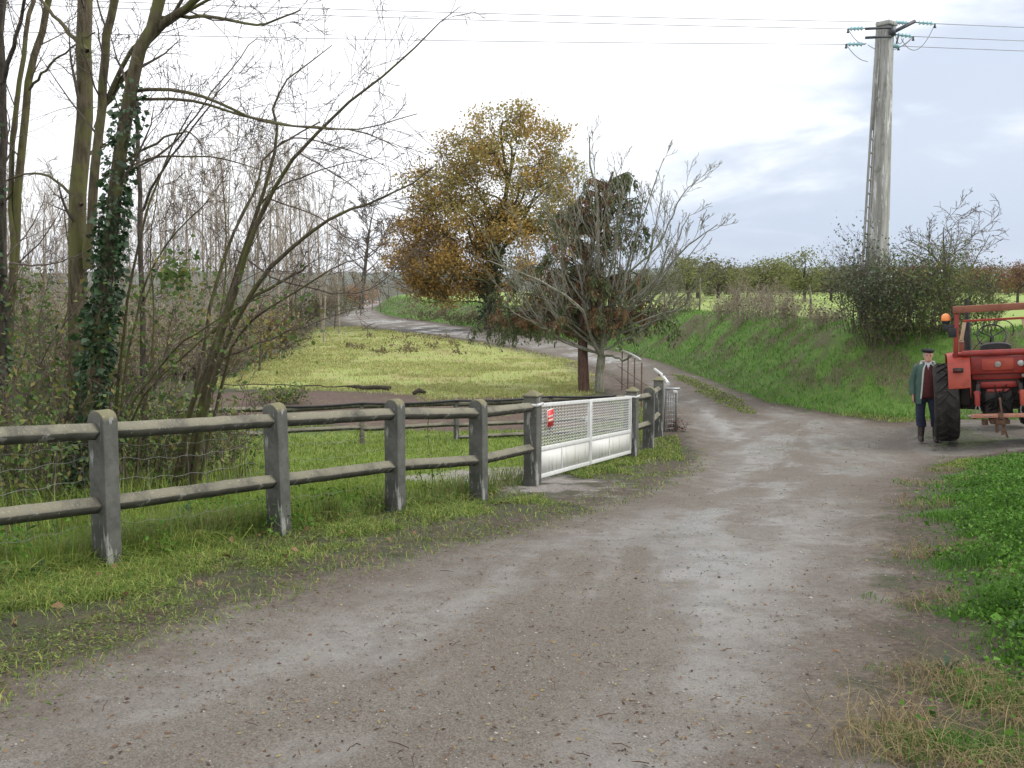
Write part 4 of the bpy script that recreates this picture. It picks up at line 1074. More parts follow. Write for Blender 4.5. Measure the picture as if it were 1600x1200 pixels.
def trace(mb, px, y0, y1, r0, r1, n=14, sides=8, org=None, rng=None, jit=0):
    pts = np.array([at(a, b, y0 + (y1 - y0) * k / (len(px) - 1)) for k, (a, b) in enumerate(px)])
    pl = smoothline(pts, n)
    if rng is not None and jit: pl[1:] += rng.normal(size=(n - 1, 3)) * jit
    if org is not None: pl = pl - org
    rad = np.linspace(r0, r1, n); mb.branch(pl, rad, sides); return pl, rad
def leafcloud(tips, k, spread, rng):
    c = np.repeat(np.array([t[0] for t in tips]), k, 0); return c + rng.normal(size=c.shape) * spread

# ---- near copse on the left, each tree traced from trunk to top
TW = spec(seg=[6, 5, 4, 4], wob=[.08, .11, .14, .16], up=[.06, .05, .03, .0], sides=[4, 3, 3, 3], kids=[6, 4, 3], lr=[.7, .6, .55], rmin=.0026, ang=[.7, .75, .8])
def near_tree(name, label, base_px, y, limbs, mat, seed, twigs=1.0, group=None, leaves=None, cat='tree', tw=None, twlen=1.5, lowleaf=220):
    rng = np.random.RandomState(seed); tw = tw or TW
    b = at(base_px[0], base_px[1], y); b[2] = H1(b[0], b[1])
    o = thing(name, label, cat, b, 0, group)
    mt = MB(); mw = MB(); tips = []
    for L in limbs:
        px, r0, r1 = L[0], L[1], L[2]; dy = L[3] if len(L) > 3 else rng.uniform(-1.2, 1.2); ntw = L[4] if len(L) > 4 else 7
        ys = y + (L[5] if len(L) > 5 else 0)
        pl, rad = trace(mt if r0 > .014 else mw, px, ys, y + dy, r0, r1, 16, 9 if r0 > .05 else 5, b, rng, r0 * .12 + .004)
        S = dict(tw); S['kids'] = [int(ntw * twigs * 1.25)] + list(tw['kids'][1:]) ; S['seg'] = tw['seg']
        sprout(mw, pl, rad * .6, twlen, 0, rng, S, tips, .30)
    if mt.br: mt.build('trunk', mat, o, smooth=True)
    mw.build('branches', M_TWIG, o)
    if lowleaf:
        T = np.array([t_[0] for t_ in tips]); T = T[(T[:, 2] < 3.0) & (np.hypot(T[:, 0], T[:, 1]) < 1.7)]
        if len(T):
            C = T[rng.choice(len(T), lowleaf)] * (1, 1, .8) + rng.normal(size=(lowleaf, 3)) * .10; C = C[C[:, 2] > .15]; ml = MB(); ml.leaves(C, rng.uniform(.035, .085, len(C)), rng, up=.6, aspect=.65, fold=.1, droop=.3); ml.build('foliage', M_BRAMBLE, o)
    return o, b, tips, rng
YN = 10.0
o, b_, tips, rng = near_tree('tree', 'thick mossy twin stemmed tree rising left of the nearest rounded fence post', (118, 745), 10.4, [
    ([(112, 760), (118, 520), (124, 300), (131, 130), (136, -30), (138, -140)], .105, .066, .2, 6),
    ([(138, 420), (150, 270), (163, 110), (178, -10), (196, -140)], .052, .035, -.4, 6),
    ([(150, 200), (205, 80), (300, 15), (420, -40)], .03, .010, -.9, 6), ([(155, 175), (240, 60), (330, -60)], .035, .012, -.5, 6), ([(128, 320), (60, 270), (-30, 300)], .02, .006, .8, 7),
    ([(136, 80), (80, 20), (20, -60)], .03, .010, 1.2, 7), ([(145, 290), (230, 250), (330, 245), (420, 270)], .016, .004, -1, 7)], M_TRUNK, 1)
o, b_, tips, rng = near_tree('tree', 'leaning tree wrapped in dark ivy behind the nearest rounded fence post', (140, 750), 9.6, [
    ([(128, 760), (150, 560), (168, 430), (185, 270), (206, 130), (232, 50), (262, -40), (290, -130)], .078, .05, -.2, 6),
    ([(228, 55), (290, 12), (340, -40), (380, -120)], .045, .02, -.9, 6), ([(252, 28), (330, 26), (400, 38), (470, 15)], .022, .006, -1.3, 5),
    ([(213, 142), (280, 142), (340, 160), (400, 186), (480, 200), (560, 203), (620, 230)], .020, .004, -1.6, 7), ([(213, 155), (300, 158), (380, 180), (460, 196), (560, 202), (650, 176)], .017, .004, -1.2, 7),
    ([(160, 275), (230, 230), (290, 205), (315, 228)], .016, .005, -.6, 6), ([(200, 270), (270, 225), (330, 145), (400, 60)], .013, .004, -.5, 6)], M_TRUNK, 2, 1.0)
# its ivy
mi = MB(); ax = smoothline(np.array([at(a, c, 9.6 - .2 * k / 6) for k, (a, c) in enumerate([(128, 760), (150, 560), (168, 430), (185, 270), (206, 130)])]) - b_, 40)
k = rng.choice(40, 3200, p=np.r_[np.full(28, 1.3), np.full(8, .6), np.full(4, .15)] / np.r_[np.full(28, 1.3), np.full(8, .6), np.full(4, .15)].sum())
th = rng.rand(3200) * 2 * PI; rr = (.075 + rng.rand(3200) ** 2 * .085)
c = ax[k] + np.stack([rr * np.cos(th), rr * np.sin(th), rng.normal(size=3200) * .08], 1)
mi.leaves(c, rng.lognormal(-3.05, .35, 3200), rng, aspect=.85, dirs=np.stack([np.cos(th), np.sin(th), -.7 + 0 * th], 1), fold=.12); mi.build('ivy', M_IVY, o)
o, b_, tips, rng = near_tree('tree', 'slender forked tree near the left edge with two thin upright stems', (20, 700), 11.2, [
    ([(10, 720), (14, 560), (28, 300), (46, 130), (74, 10), (110, -110)], .054, .032, .3, 6), ([(18, 420), (20, 230), (38, 70), (56, -30), (70, -120)], .035, .022, .8, 6), ([(45, 140), (90, 90), (150, 50)], .018, .006, -.8, 7),
    ([(20, 300), (-10, 330), (-50, 310)], .015, .005, .5, 5)], M_TRUNK, 3)
o, b_, tips, rng = near_tree('tree', 'dark ivy grown trunk cut by the left edge of the picture', (-2, 700), 10.8, [
    ([(2, 720), (6, 560), (2, 300), (4, 100), (-2, -120)], .05, .04, .2, 6), ([(4, 130), (30, 40), (50, -60)], .03, .012, -.4, 6)], M_TRUNKD, 4)
mi = MB(); zz_ = rng.uniform(1.2, 6.5, 900); th = rng.rand(900) * 2 * PI; px_ = np.interp(zz_, [0, 6.5], [0, 0.0]); rr = .08 + rng.rand(900) ** 2 * .1
mi.leaves(np.stack([rr * np.cos(th) + .02, rr * np.sin(th), zz_], 1), rng.uniform(.04, .08, 900), rng, aspect=.85, dirs=np.stack([np.cos(th), np.sin(th), -.6 + 0 * th], 1)); mi.build('ivy', M_IVY, o)
near_tree('tree', 'thin straight dark stem standing between the ivy clad tree and the fanning hazel', (225, 720), 12.0, [
    ([(226, 730), (224, 560), (220, 380), (214, 200), (212, 150)], .045, .02, .2, 8), ([(222, 330), (250, 270), (300, 200), (360, 120)], .02, .006, -.5, 8), ([(218, 260), (190, 180), (160, 110)], .015, .005, .5, 8)], M_TRUNKD, 5)
HZ = spec(seg=[6, 5, 4, 3], wob=[.07, .11, .14, .16], up=[.02, .0, .0, .0], sides=[4, 3, 3, 3], kids=[6, 4, 3], lr=[.7, .6, .55], rmin=.0026, ang=[.6, .75, .8])
near_tree('hazel', 'large multi stemmed hazel with olive stems fanning right over the nearest rails', (292, 745), 10.2, [
    ([(272, 760), (300, 640), (335, 540), (365, 440), (400, 330), (432, 225), (428, 165), (455, 120), (520, 70)], .036, .004, -.6, 8),
    ([(290, 760), (318, 620), (345, 520), (378, 420), (415, 320), (470, 235), (560, 150), (650, 70), (720, 10)], .042, .003, -1.3, 9),
    ([(300, 760), (322, 640), (352, 540), (405, 440), (470, 375), (540, 330), (600, 310), (680, 262)], .038, .005, -1.5, 9),
    ([(282, 750), (308, 600), (330, 480), (358, 380), (395, 300), (420, 240), (500, 190)], .028, .008, .5, 8),
    ([(312, 750), (345, 610), (375, 520), (440, 470), (520, 420), (570, 400)], .022, .004, -.8, 8),
    ([(330, 520), (390, 470), (460, 430), (480, 415)], .026, .008, -.4, 6), ([(305, 700), (330, 590), (348, 470), (352, 360), (345, 250)], .02, .005, .8, 7),
    ([(370, 390), (420, 430), (490, 452), (560, 458), (610, 430)], .012, .003, -1.2, 5), ([(350, 560), (420, 530), (490, 505), (560, 480)], .012, .003, -1.5, 5),
    ([(400, 325), (440, 290), (520, 260), (600, 245)], .012, .003, -1.0, 6), ([(430, 230), (470, 215), (560, 240), (600, 260)], .010, .003, -1.0, 6),
    ([(340, 530), (330, 620), (370, 700), (420, 640)], .006, .002, -1.0, 3), ([(420, 310), (500, 340), (560, 390), (600, 440)], .009, .002, -.6, 6), ([(470, 240), (550, 290), (610, 350)], .008, .002, -.9, 6)], M_TRUNK, 6, 1.0, tw=HZ, twlen=1.25, cat='hazel shrub')
near_tree('hazel', 'younger hazel clump of thin brown stems between the ivy clad tree and the big hazel', (205, 750), 9.8, [
    ([(172, 760), (185, 600), (200, 470), (225, 350), (260, 250), (300, 170)], .020, .006, -.5, 7), ([(200, 760), (190, 640), (215, 480), (262, 380), (330, 310)], .018, .005, -.4, 7), ([(160, 760), (190, 660), (260, 560), (330, 505), (420, 460)], .020, .004, -.9, 6),
    ([(210, 760), (230, 620), (240, 500), (236, 380), (250, 280)], .016, .005, .6, 7), ([(170, 745), (225, 620), (300, 545), (330, 520)], .016, .005, -.8, 5), ([(190, 740), (170, 620), (175, 500), (170, 400)], .014, .004, .6, 6)], M_TRUNK, 7, 1.0, tw=HZ, twlen=1.0, cat='hazel shrub')
near_tree('hazel', 'tangle of thin saplings at the left edge under the slender forked tree', (60, 740), 10.0, [
    ([(30, 760), (45, 620), (90, 520), (150, 440)], .013, .004, -.5, 7), ([(60, 760), (70, 640), (60, 520), (80, 420)], .013, .004, .4, 7), ([(75, 760), (90, 660), (85, 560), (110, 450), (100, 330)], .016, .005, .5, 7), ([(20, 760), (10, 640), (40, 540), (30, 430)], .012, .004, .6, 7),
    ([(15, 412), (60, 415), (120, 400), (160, 375)], .012, .004, -.4, 4)], M_TRUNK, 8, 1.0, tw=HZ, twlen=.9, cat='hazel shrub')

# ---- generic shrub built about its own origin
def shrub(name, label, cat, loc, rx, ry, h, nl, ls, mat, seed, stems=26, group=None, gap=.35, twmat=None, flat=.0, asp=.6, ground=True):
    rng = np.random.RandomState(seed)
    o = thing(name, label, cat, loc, 0, group)
    mw = MB(); tips = []
    S = spec(seg=[5, 4, 3], wob=[.12, .18, .22], up=[.02, .01, 0], sides=[4, 3, 3], kids=[6, 4], t0=[.3, .3], ang=[.6, .7], lr=[.5, .5], rr=[.6, .6], tap=[.7, .7, .6], rmin=.003 if ls < .12 else .008)
    for k in range(stems):
        a = rng.rand() * 2 * PI; q = math.sqrt(rng.rand()); p = np.array([rx * .55 * q * math.cos(a), ry * .55 * q * math.sin(a), -.1])
        d = np.array([math.cos(a) * rx * .6 * q, math.sin(a) * ry * .6 * q, h * (1 - .35 * q * q)])
        grow(mw, p, d, np.linalg.norm(d) * rng.uniform(.7, 1.08), max(.012, .006 * h) * rng.uniform(.6, 1.2), 0, rng, S, tips)
    mw.build('stems', twmat or M_TWIG, o)
    if nl:
        ml = MB(); T = np.array([t[0] for t in tips]); k = rng.choice(len(T), nl); sp = .09 * max(rx, h) * gap / .35
        c = T[k] * np.where(rng.rand(nl) < .45, rng.uniform(.35, 1, nl), 1.)[:, None] + rng.normal(size=(nl, 3)) * sp; c = c[c[:, 2] > .03]
        ml.leaves(c, ls * rng.uniform(.6, 1.25, len(c)), rng, up=.6, aspect=asp, fold=.1); ml.build('foliage', mat, o)
    return o
def gl(px, py, y):
    p = at(px, py, y); p[2] = H1(p[0], p[1]); return p
def bt(px, s, top=None):
    """point in the direction of a picture column that lies s metres in from the foot of the far bank"""
    t = np.linspace(17, 110, 1800); x = (px - 800) / F * t; d = -seg_dist(np.stack([x, t], 1), BANKPOLY); k = int(np.argmax(d > s))
    return np.array([x[k], t[k], H1(x[k], t[k])])
# undergrowth of the copse
for k, (px_, y, rx, h, nl, lb) in enumerate([(40, 9.0, .8, 1.3, 700, 'bramble mound at the left edge behind the first rail bay'), (105, 9.9, .7, 1.9, 650, 'leafy bramble climbing round the foot of the thick twin stemmed tree'),
        (215, 10.6, .8, 1.35, 600, 'bramble with some yellow leaves between the ivy clad tree and the hazel'), (265, 11.6, .8, 1.2, 500, 'low bramble behind the foot of the large hazel'), (-40, 11.5, .9, 2.4, 700, 'tall bramble thicket at the far left edge'), (150, 12.6, .9, 2.6, 600, 'thin leafy elder growing behind the ivy clad tree'),
        (350, 12.8, .7, 1.0, 260, 'straggly low bramble right of the hazel stems')]):
    shrub('bramble', lb, 'bramble', gl(px_, 745, y), rx * 1.1, .65, h, int(nl * 2.0), .07, M_BRAMBLE, 30 + k, 20, 'brambles under the copse')
# evergreen bramble on the bark strip
shrub('bramble', 'small green bramble bush on the reddish bark strip behind the low rail fence', 'bramble', G(445, 632), .75, .5, .55, 500, .10, M_BRAMBLE, 51, 14)
M_REDW = m_leaf('dark_red_weed_leaves', [(.10, .02, .016), (.16, .035, .03)], .6, .2, 2)
shrub('weed', 'little dark red weed at the foot of the galvanised barrier', 'weed', G(1052, 674), .22, .16, .34, 90, .06, M_REDW, 52, 8)

# ---- far twiggy wood on the left: four meshes shared by many copies
PO = spec(seg=[8, 6, 5, 3], wob=[.03, .08, .12, .15], up=[.02, .12, .10, .05], sides=[5, 3, 3, 3], kids=[22, 6, 3], t0=[.18, .2, .2], ang=[.6, .5, .5], lr=[.30, .5, .5], rr=[.36, .55, .6], tap=[.85, .8, .7, .6], rmin=.0085)
BR = spec(seg=[6, 6, 5, 3], wob=[.07, .12, .16, .18], up=[.05, .06, .04, .02], sides=[5, 4, 3, 3], kids=[12, 8, 5], t0=[.2, .15, .15], ang=[.7, .7, .7], lr=[.55, .5, .5], rr=[.5, .55, .6], tap=[.8, .8, .7, .6], rmin=.011)
def proto_tree(name, label, cat, H, r, S, seed, bark, twm, leaves=None, group=None, lsize=.2, lk=2):
    rng = np.random.RandomState(seed); o = thing(name, label, cat, (0, 0, 0), 0, group)
    mt = MB(); mw = MB(); tips = []
    n = S['seg'][0]; pts = [np.array([0, 0, -.2])]; d = np.array([0, 0, 1.])
    for i in range(n): d = unit(d + rng.normal(size=3) * S['wob'][0] + np.array([0, 0, .1])); pts.append(pts[-1] + d * H / n)
    pts = np.array(pts); rad = r * (1 - .88 * np.linspace(0, 1, n + 1)); mt.branch(pts, rad, 7); mt.build('trunk', bark, o, smooth=True)
    sprout(mw, pts, rad, H, 0, rng, S, tips); mw.build('branches', twm, o)
    if leaves:
        ml = MB(); c = leafcloud(tips, lk, .22, rng); ml.leaves(c, lsize * rng.uniform(.6, 1.3, len(c)), rng, aspect=.7); ml.build('foliage', leaves, o)
    return o
def place(o, p, s, rz):
    o.location = tuple(float(k) for k in p); o.scale = (s, s, s * 1.0); o.rotation_euler.z = rz
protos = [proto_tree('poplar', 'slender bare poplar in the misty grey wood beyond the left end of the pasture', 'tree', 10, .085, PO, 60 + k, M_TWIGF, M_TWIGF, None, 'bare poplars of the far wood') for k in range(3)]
rng = np.random.RandomState(77)
spots = []
for x in np.linspace(-40, 525, 44): spots.append((x + rng.uniform(-7, 7), rng.uniform(46, 70)))
for k, (px_, y) in enumerate(spots):
    o = protos[k] if k < 3 else dup(protos[k % 3])
    topy = np.interp(px_, [-40, 60, 130, 240, 330, 430, 480, 520], [240, 285, 330, 265, 240, 225, 250, 310]) + rng.uniform(-12, 22)
    p = gl(px_, 500, y); Hh = at(px_, topy, y)[2] - p[2]
    place(o, p, max(.3, Hh / 10.0), rng.rand() * 6)
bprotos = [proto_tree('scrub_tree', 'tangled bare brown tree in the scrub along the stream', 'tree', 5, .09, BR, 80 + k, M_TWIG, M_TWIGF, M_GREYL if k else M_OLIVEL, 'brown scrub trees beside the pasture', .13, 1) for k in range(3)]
sp = []
for x in np.linspace(-30, 395, 18): sp.append((x + rng.uniform(-8, 8), rng.uniform(24, 42) if x < 300 else rng.uniform(32, 46), rng.uniform(415, 480)))
for x in np.linspace(455, 625, 13): sp.append((x + rng.uniform(-5, 5), rng.uniform(80, 125) if x > 530 else rng.uniform(60, 85), rng.uniform(418, 440)))
for k, (px_, y, tp) in enumerate(sp):
    o = bprotos[k] if k < 3 else dup(bprotos[k % 3])
    p = gl(px_, 500, y); Hh = at(px_, tp, y)[2] - p[2]
    place(o, p, max(.25, Hh / 5.4), rng.rand() * 6)
shrub('shrub', 'yellow leaved shrub at the left edge of the pasture', 'shrub', gl(402, 555, 36), 1.1, 1.0, 2.0, 900, .16, M_YELL, 90, 18)
for k, (a, y, rx, h, m_, lb) in enumerate([(362, 33, 1.5, 1.8, M_BRAMBLE, 'green scrub bush left of the yellow shrub'), (428, 37.5, 1.1, 1.9, M_GREYL, 'grey brown scrub bush right of the yellow shrub at the pasture corner'), (445, 44, 1.3, 1.9, M_GREYL, 'grey scrub bush further along the pasture edge'), (300, 31, 1.6, 1.7, M_OLIVEL, 'olive scrub bush seen between the hazel stems'), (478, 64, 2.4, 2.4, M_OLIVEL, 'olive scrub where the track bends left'), (520, 92, 2.5, 2.4, M_BRAMBLE, 'green bush at the far bend of the track')]):
    shrub('shrub', lb, 'shrub', gl(a, 555, y), rx, 1.0, h, 900, .15 if y < 60 else .24, m_, 91 + k, 20, 'scrub bushes edging the pasture')
shrub('shrub', 'small bright orange bush at the far end of the track', 'shrub', gl(566, 470, 128), 2.0, 1.5, 3.0, 700, .35, M_ORAL, 99, 12)
sb0 = None; rng = np.random.RandomState(15)
for k, x in enumerate(np.linspace(-30, 325, 21)):
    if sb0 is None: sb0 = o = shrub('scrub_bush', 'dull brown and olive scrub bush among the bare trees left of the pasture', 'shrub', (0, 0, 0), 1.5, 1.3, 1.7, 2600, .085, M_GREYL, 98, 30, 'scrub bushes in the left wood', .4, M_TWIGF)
    else: o = dup(sb0)
    if k % 2 == 1:
        for ch in o.children:
            if ch.name.startswith('foliage'): ch.material_slots[0].link = 'OBJECT'; ch.material_slots[0].material = (M_OLIVEL, M_BRAMBLE)[k % 4 // 2]
    y_ = rng.uniform(24, 42); place(o, gl(x, 540, y_), rng.uniform(.8, 1.5), rng.rand() * 6)
# dark bare tree at the far bend
o = proto_tree('bare_tree', 'dark bare tree standing alone against the sky beyond the far bend of the track', 'tree', 8.5, .22, spec(seg=[7, 6, 5, 3], wob=[.05, .12, .16, .2], up=[.02, .05, .03, 0], sides=[6, 4, 3, 3], kids=[16, 7, 5], t0=[.35, .2, .2], ang=[.8, .7, .7], lr=[.45, .5, .5], rr=[.5, .55, .6], tap=[.8, .8, .7, .6], rmin=.022), 101, M_TRUNKD, M_TWIG)
p = gl(563, 470, 110); place(o, p, (at(563, 318, 110)[2] - p[2]) / 8.6, 0)

# ---- the big autumn oak
def oak():
    rng = np.random.RandomState(12); Y = 60.0
    b = gl(764, 475, Y); o = thing('oak_tree', 'large spreading oak in brown and gold autumn leaf beside the track', 'tree', b)
    blobs = [(808, 178, 30), (765, 215, 48), (700, 222, 30), (852, 208, 42), (690, 285, 55), (775, 290, 85), (865, 270, 52), (650, 360, 46), (715, 380, 75), (634, 410, 36), (690, 425, 55), (650, 425, 38), (720, 330, 60), (800, 385, 75), (880, 350, 60), (740, 245, 55), (830, 240, 55), (655, 290, 30), (735, 425, 40)]
    W = np.array([r ** 2 for *_, r in blobs]); W = W / W.sum(); cs = []; lo = []
    for k in range(380):
        x, y, r = blobs[rng.choice(len(blobs), p=W)]
        u = rng.normal(size=3); u /= np.linalg.norm(u); q = rng.uniform(.45, 1.0)
        c = at(x + u[0] * r * q, y + u[2] * r * q, Y + u[1] * r * q / F * Y * 1.5) - b; cs.append(c); lo.append(y)
    cs = np.array(cs)
    mt = MB(); tl = smoothline([(0, 0, -.3), (.1, .1, 1.5), (.25, 0, 3.2), (.5, .1, 5.2), (1.0, .0, 8.0), (1.6, 0, 10.8)], 16); mt.branch(tl, np.linspace(.42, .07, 16), 9)
    mw = MB(); limbs = []
    for k in range(26):                                  # main limbs, crooked, out to the rim of the crown
        c = cs[rng.randint(len(cs))]; q = int(np.clip(np.interp(c[2] - 2.2 - .30 * np.hypot(c[0], c[1]), tl[:, 2], np.arange(16)), 3, 13)); s_ = tl[q]; e = c - s_; L = np.linalg.norm(e)
        m1 = s_ + e * .35 + rng.normal(size=3) * .09 * L + (0, 0, .10 * L); m2 = s_ + e * .7 + rng.normal(size=3) * .08 * L + (0, 0, .06 * L)
        pl = smoothline([s_, m1, m2, c], 14); limbs.append(pl); mw.branch(pl, np.linspace(.05 + .011 * L, .02, 14), 5)
    allp = np.vstack([l[4:] for l in limbs] + [tl[9:]])
    for c in cs:
        dist = np.linalg.norm(allp - c, axis=1) + 1.2 * np.clip(allp[:, 2] - c[2], 0, 9); s_ = allp[np.argmin(dist)]; e = c - s_; L = np.linalg.norm(e) + .01
        mw.branch(smoothline([s_, s_ + e * .5 + rng.normal(size=3) * .14 * L, c], 7), np.linspace(.012 + .006 * L, .009, 7), 3)
        for j_ in range(3): mw.branch(smoothline([c - e * .2, c + rng.normal(size=3) * .35, c + rng.normal(size=3) * .7], 5), np.linspace(.012, .008, 5), 3)
    mt.build('trunk', M_TRUNKD, o, smooth=True); mw.build('branches', M_TRUNK, o)
    for nm, mat, sel in (('foliage', M_OAK, (np.array(lo) > 350) | (rng.rand(len(cs)) < .38)), ('foliage', M_OAKG, None)):
        if sel is not None: s0 = sel
        else: sel = ~s0
        ml = MB(); C = np.repeat(cs[sel], np.where(np.array(lo)[sel] > 335, 185, 105), 0); C = C + rng.normal(size=C.shape) * np.array([.42, .42, .30]); ml.leaves(C, rng.uniform(.10, .22, len(C)), rng, aspect=.7, up=.5); ml.build(nm, mat, o)
    ml = MB(); n = 2600; z = rng.uniform(.3, 7.6, n); th = rng.rand(n) * 2 * PI; r = .40 + rng.rand(n) ** 2 * (.35 + .12 * z); ax_ = np.stack([np.interp(z, tl[:, 2], tl[:, i]) for i in (0, 1)], 1)
    ml.leaves(np.stack([ax_[:, 0] + r * np.cos(th), ax_[:, 1] + r * np.sin(th), z], 1), rng.uniform(.12, .22, n), rng, aspect=.8); ml.build('ivy', M_IVY, o)
oak()

# ---- drooping conifer and bare pale tree beyond the gate
def conifer():
    rng = np.random.RandomState(21); b = G(913, 612); o = thing('conifer', 'drooping dark conifer with rusty inner sprays and reddish trunk beyond the gate', 'tree', b); Y = b[1]
    def P(px, py, dy=0): return at(px, py, Y + dy) - b
    mt = MB(); tl = smoothline([P(913, 620), P(911, 560), P(911, 500), P(918, 425), P(934, 345), P(958, 268)], 14); mt.branch(tl, np.linspace(.17, .03, 14), 9); mt.build('trunk', M_REDBARK, o, smooth=True)
    mw = MB(); g = []; rd = []
    for k in range(175):
        t = .33 + .62 * rng.rand() ** 1.9; z0 = np.interp(t * 13, np.arange(14), tl[:, 2]); x0 = np.interp(t * 13, np.arange(14), tl[:, 0])
        a = rng.rand() * 2 * PI; a = -a if (math.sin(a) < 0 and rng.rand() < .6) else a; Lm = (1.0 if math.sin(a) > -.25 else .6) * (3.05 if math.cos(a) < 0 else 2.9) * (1.0 - .74 * (t - .33) / .67) * rng.uniform(.5, 1.08)
        rise = .35 + .65 * (t - .3)
        dx, dy = math.cos(a), math.sin(a)
        pl = smoothline([(x0, 0, z0), (x0 + dx * Lm * .35, dy * Lm * .35, z0 + Lm * .35 * rise), (x0 + dx * Lm * .75, dy * Lm * .75, z0 + Lm * .5 * rise), (x0 + dx * Lm, dy * Lm, z0 + Lm * (.5 * rise - .22))], 9)
        mw.branch(pl, np.linspace(.022, .006, 9), 4)
        for j in range(16):
            u = rng.uniform(.12, 1.0); q = np.array([np.interp(u * 8, np.arange(9), pl[:, i]) for i in range(3)]); ln = rng.uniform(.08, .36) * (.6 + .5 * u)
            m_ = 9; zz2 = np.linspace(0, ln, m_); pts = q + np.stack([rng.normal() * .1 * zz2 + .02 * rng.normal(size=m_), rng.normal() * .1 * zz2 + .02 * rng.normal(size=m_), -zz2], 1)
            (rd if (u < .8 and rng.rand() < .62 and t < .93) else g).append(pts)
    # outer drooping tips high on the right
    for px_, py_ in ((985, 262), (975, 290), (1000, 330), (960, 300), (1010, 300), (985, 350), (1020, 370), (870, 300), (840, 330)):
        q0 = tl[10]; q1 = P(px_, py_, rng.uniform(-.6, .6)); pl = smoothline([q0, (q0 + q1) / 2 + (0, 0, .1), q1], 8); mw.branch(pl, np.linspace(.02, .005, 8), 4)
        for j in range(6):
            u = rng.uniform(.4, 1); q = np.array([np.interp(u * 7, np.arange(8), pl[:, i]) for i in range(3)]); ln = rng.uniform(.2, .55); zz2 = np.linspace(0, ln, 9)
            g.append(q + np.stack([.12 * zz2 * rng.normal() + .02 * rng.normal(size=9), .02 * rng.normal(size=9), -zz2], 1))
    mw.build('branches', M_TRUNKD, o)
    for nm, L, mat in (('foliage', g, M_CONI), ('dead_foliage', rd, M_CONR)):
        C = np.vstack(L); C = np.repeat(C, 2, 0) + rng.normal(size=(len(C) * 2, 3)) * .03
        d = np.tile([[0, 0, -1.]], (len(C), 1)); ml = MB(); ml.leaves(C, rng.uniform(.06, .13, len(C)), rng, aspect=.36, dirs=d); ml.build(nm, mat, o)
conifer()
def pale_tree():
    rng = np.random.RandomState(31); b = G(938, 612); Y = b[1]
    o = thing('bare_tree', 'pale grey bare tree with upswept branches in front of the conifer', 'tree', b)
    S = spec(seg=[6, 5, 4, 3], wob=[.08, .12, .14, .16], up=[.10, .14, .12, .08], sides=[4, 3, 3, 3], kids=[7, 5, 3], t0=[.2, .25, .2], ang=[.55, .55, .6], lr=[.75, .6, .55], rr=[.6, .65, .65], tap=[.65, .6, .5, .4], rmin=.0066)
    fan = []
    for k in range(22):
        a = math.radians(-70 + 140 * (k + rng.rand() * .8) / 22); R = rng.uniform(150, 212) * (1.0 if abs(a) < 1 else .9); y0_ = 556 - 75 * rng.rand() * math.cos(a)
        ex, ey = 940 + R * math.sin(a), 520 - R * math.cos(a) * 1.25; mx, my = 940 + R * .5 * math.sin(a * 1.15), y0_ - R * .42 * math.cos(a)
        fan.append(([(940, y0_), (mx + rng.normal() * 6, my), ((mx + ex) / 2 + rng.normal() * 5, (my + ey) / 2 + 6), (ex, ey)], .034, .008, rng.uniform(-1.8, 1.8), 6))
    mt = MB(); mw = MB(); tips = []
    trace(mt, [(938, 622), (937, 590), (940, 556)], Y, Y, .125, .115, 8, 9, b)
    for L, r0, r1, dy, k in [([(940, 560), (922, 520), (905, 478), (847, 441), (763, 407)], .06, .014, -1.2, 8), ([(940, 560), (942, 495), (934, 412), (934, 328), (922, 250), (921, 212)], .075, .01, .3, 9), ([(942, 545), (967, 495), (980, 420), (1001, 353), (1038, 245)], .06, .01, .8, 9),
                          ([(960, 505), (1017, 445), (1072, 387), (1121, 350)], .04, .01, -.7, 8), ([(948, 530), (1017, 495), (1067, 478), (1098, 415)], .035, .01, -1.4, 7), ([(926, 525), (888, 495), (830, 445), (780, 416)], .035, .01, .6, 7), ([(913, 500), (905, 428), (872, 353), (822, 295)], .035, .01, -.8, 8),
                          ([(938, 460), (897, 387), (855, 340)], .03, .01, 1.1, 7), ([(940, 556), (888, 537), (847, 512), (800, 487)], .035, .01, -.9, 6), ([(940, 553), (975, 562), (988, 552)], .04, .02, -.9, 2), ([(940, 480), (958, 400), (968, 320), (962, 265)], .04, .01, -.6, 8), ([(978, 430), (1030, 380), (1062, 310), (1085, 285)], .03, .008, .9, 8), ([(936, 400), (905, 330), (885, 270)], .03, .008, .4, 7), ([(940, 520), (1000, 470), (1030, 430), (1050, 350)], .03, .008, -1.6, 7)] + fan:
        pl, rad = trace(mt, L, Y, Y - .9 + dy * .8, r0, r1, 14, 6, b, rng, .015); S2 = dict(S); S2['kids'] = [int(k * 1.15), 4, 2]; sprout(mw, pl, rad * .7, 1.5, 0, rng, S2, tips, .2)
    mt.build('trunk', M_PALEBARK, o, smooth=True); mw.build('branches', M_PALEBARK, o)
    ml = MB(); idx = rng.choice(len(tips), 60); ml.leaves(np.array([tips[i][0] for i in idx]), .07, rng, droop=1); ml.build('last_leaves', M_GREYL, o)
pale_tree()

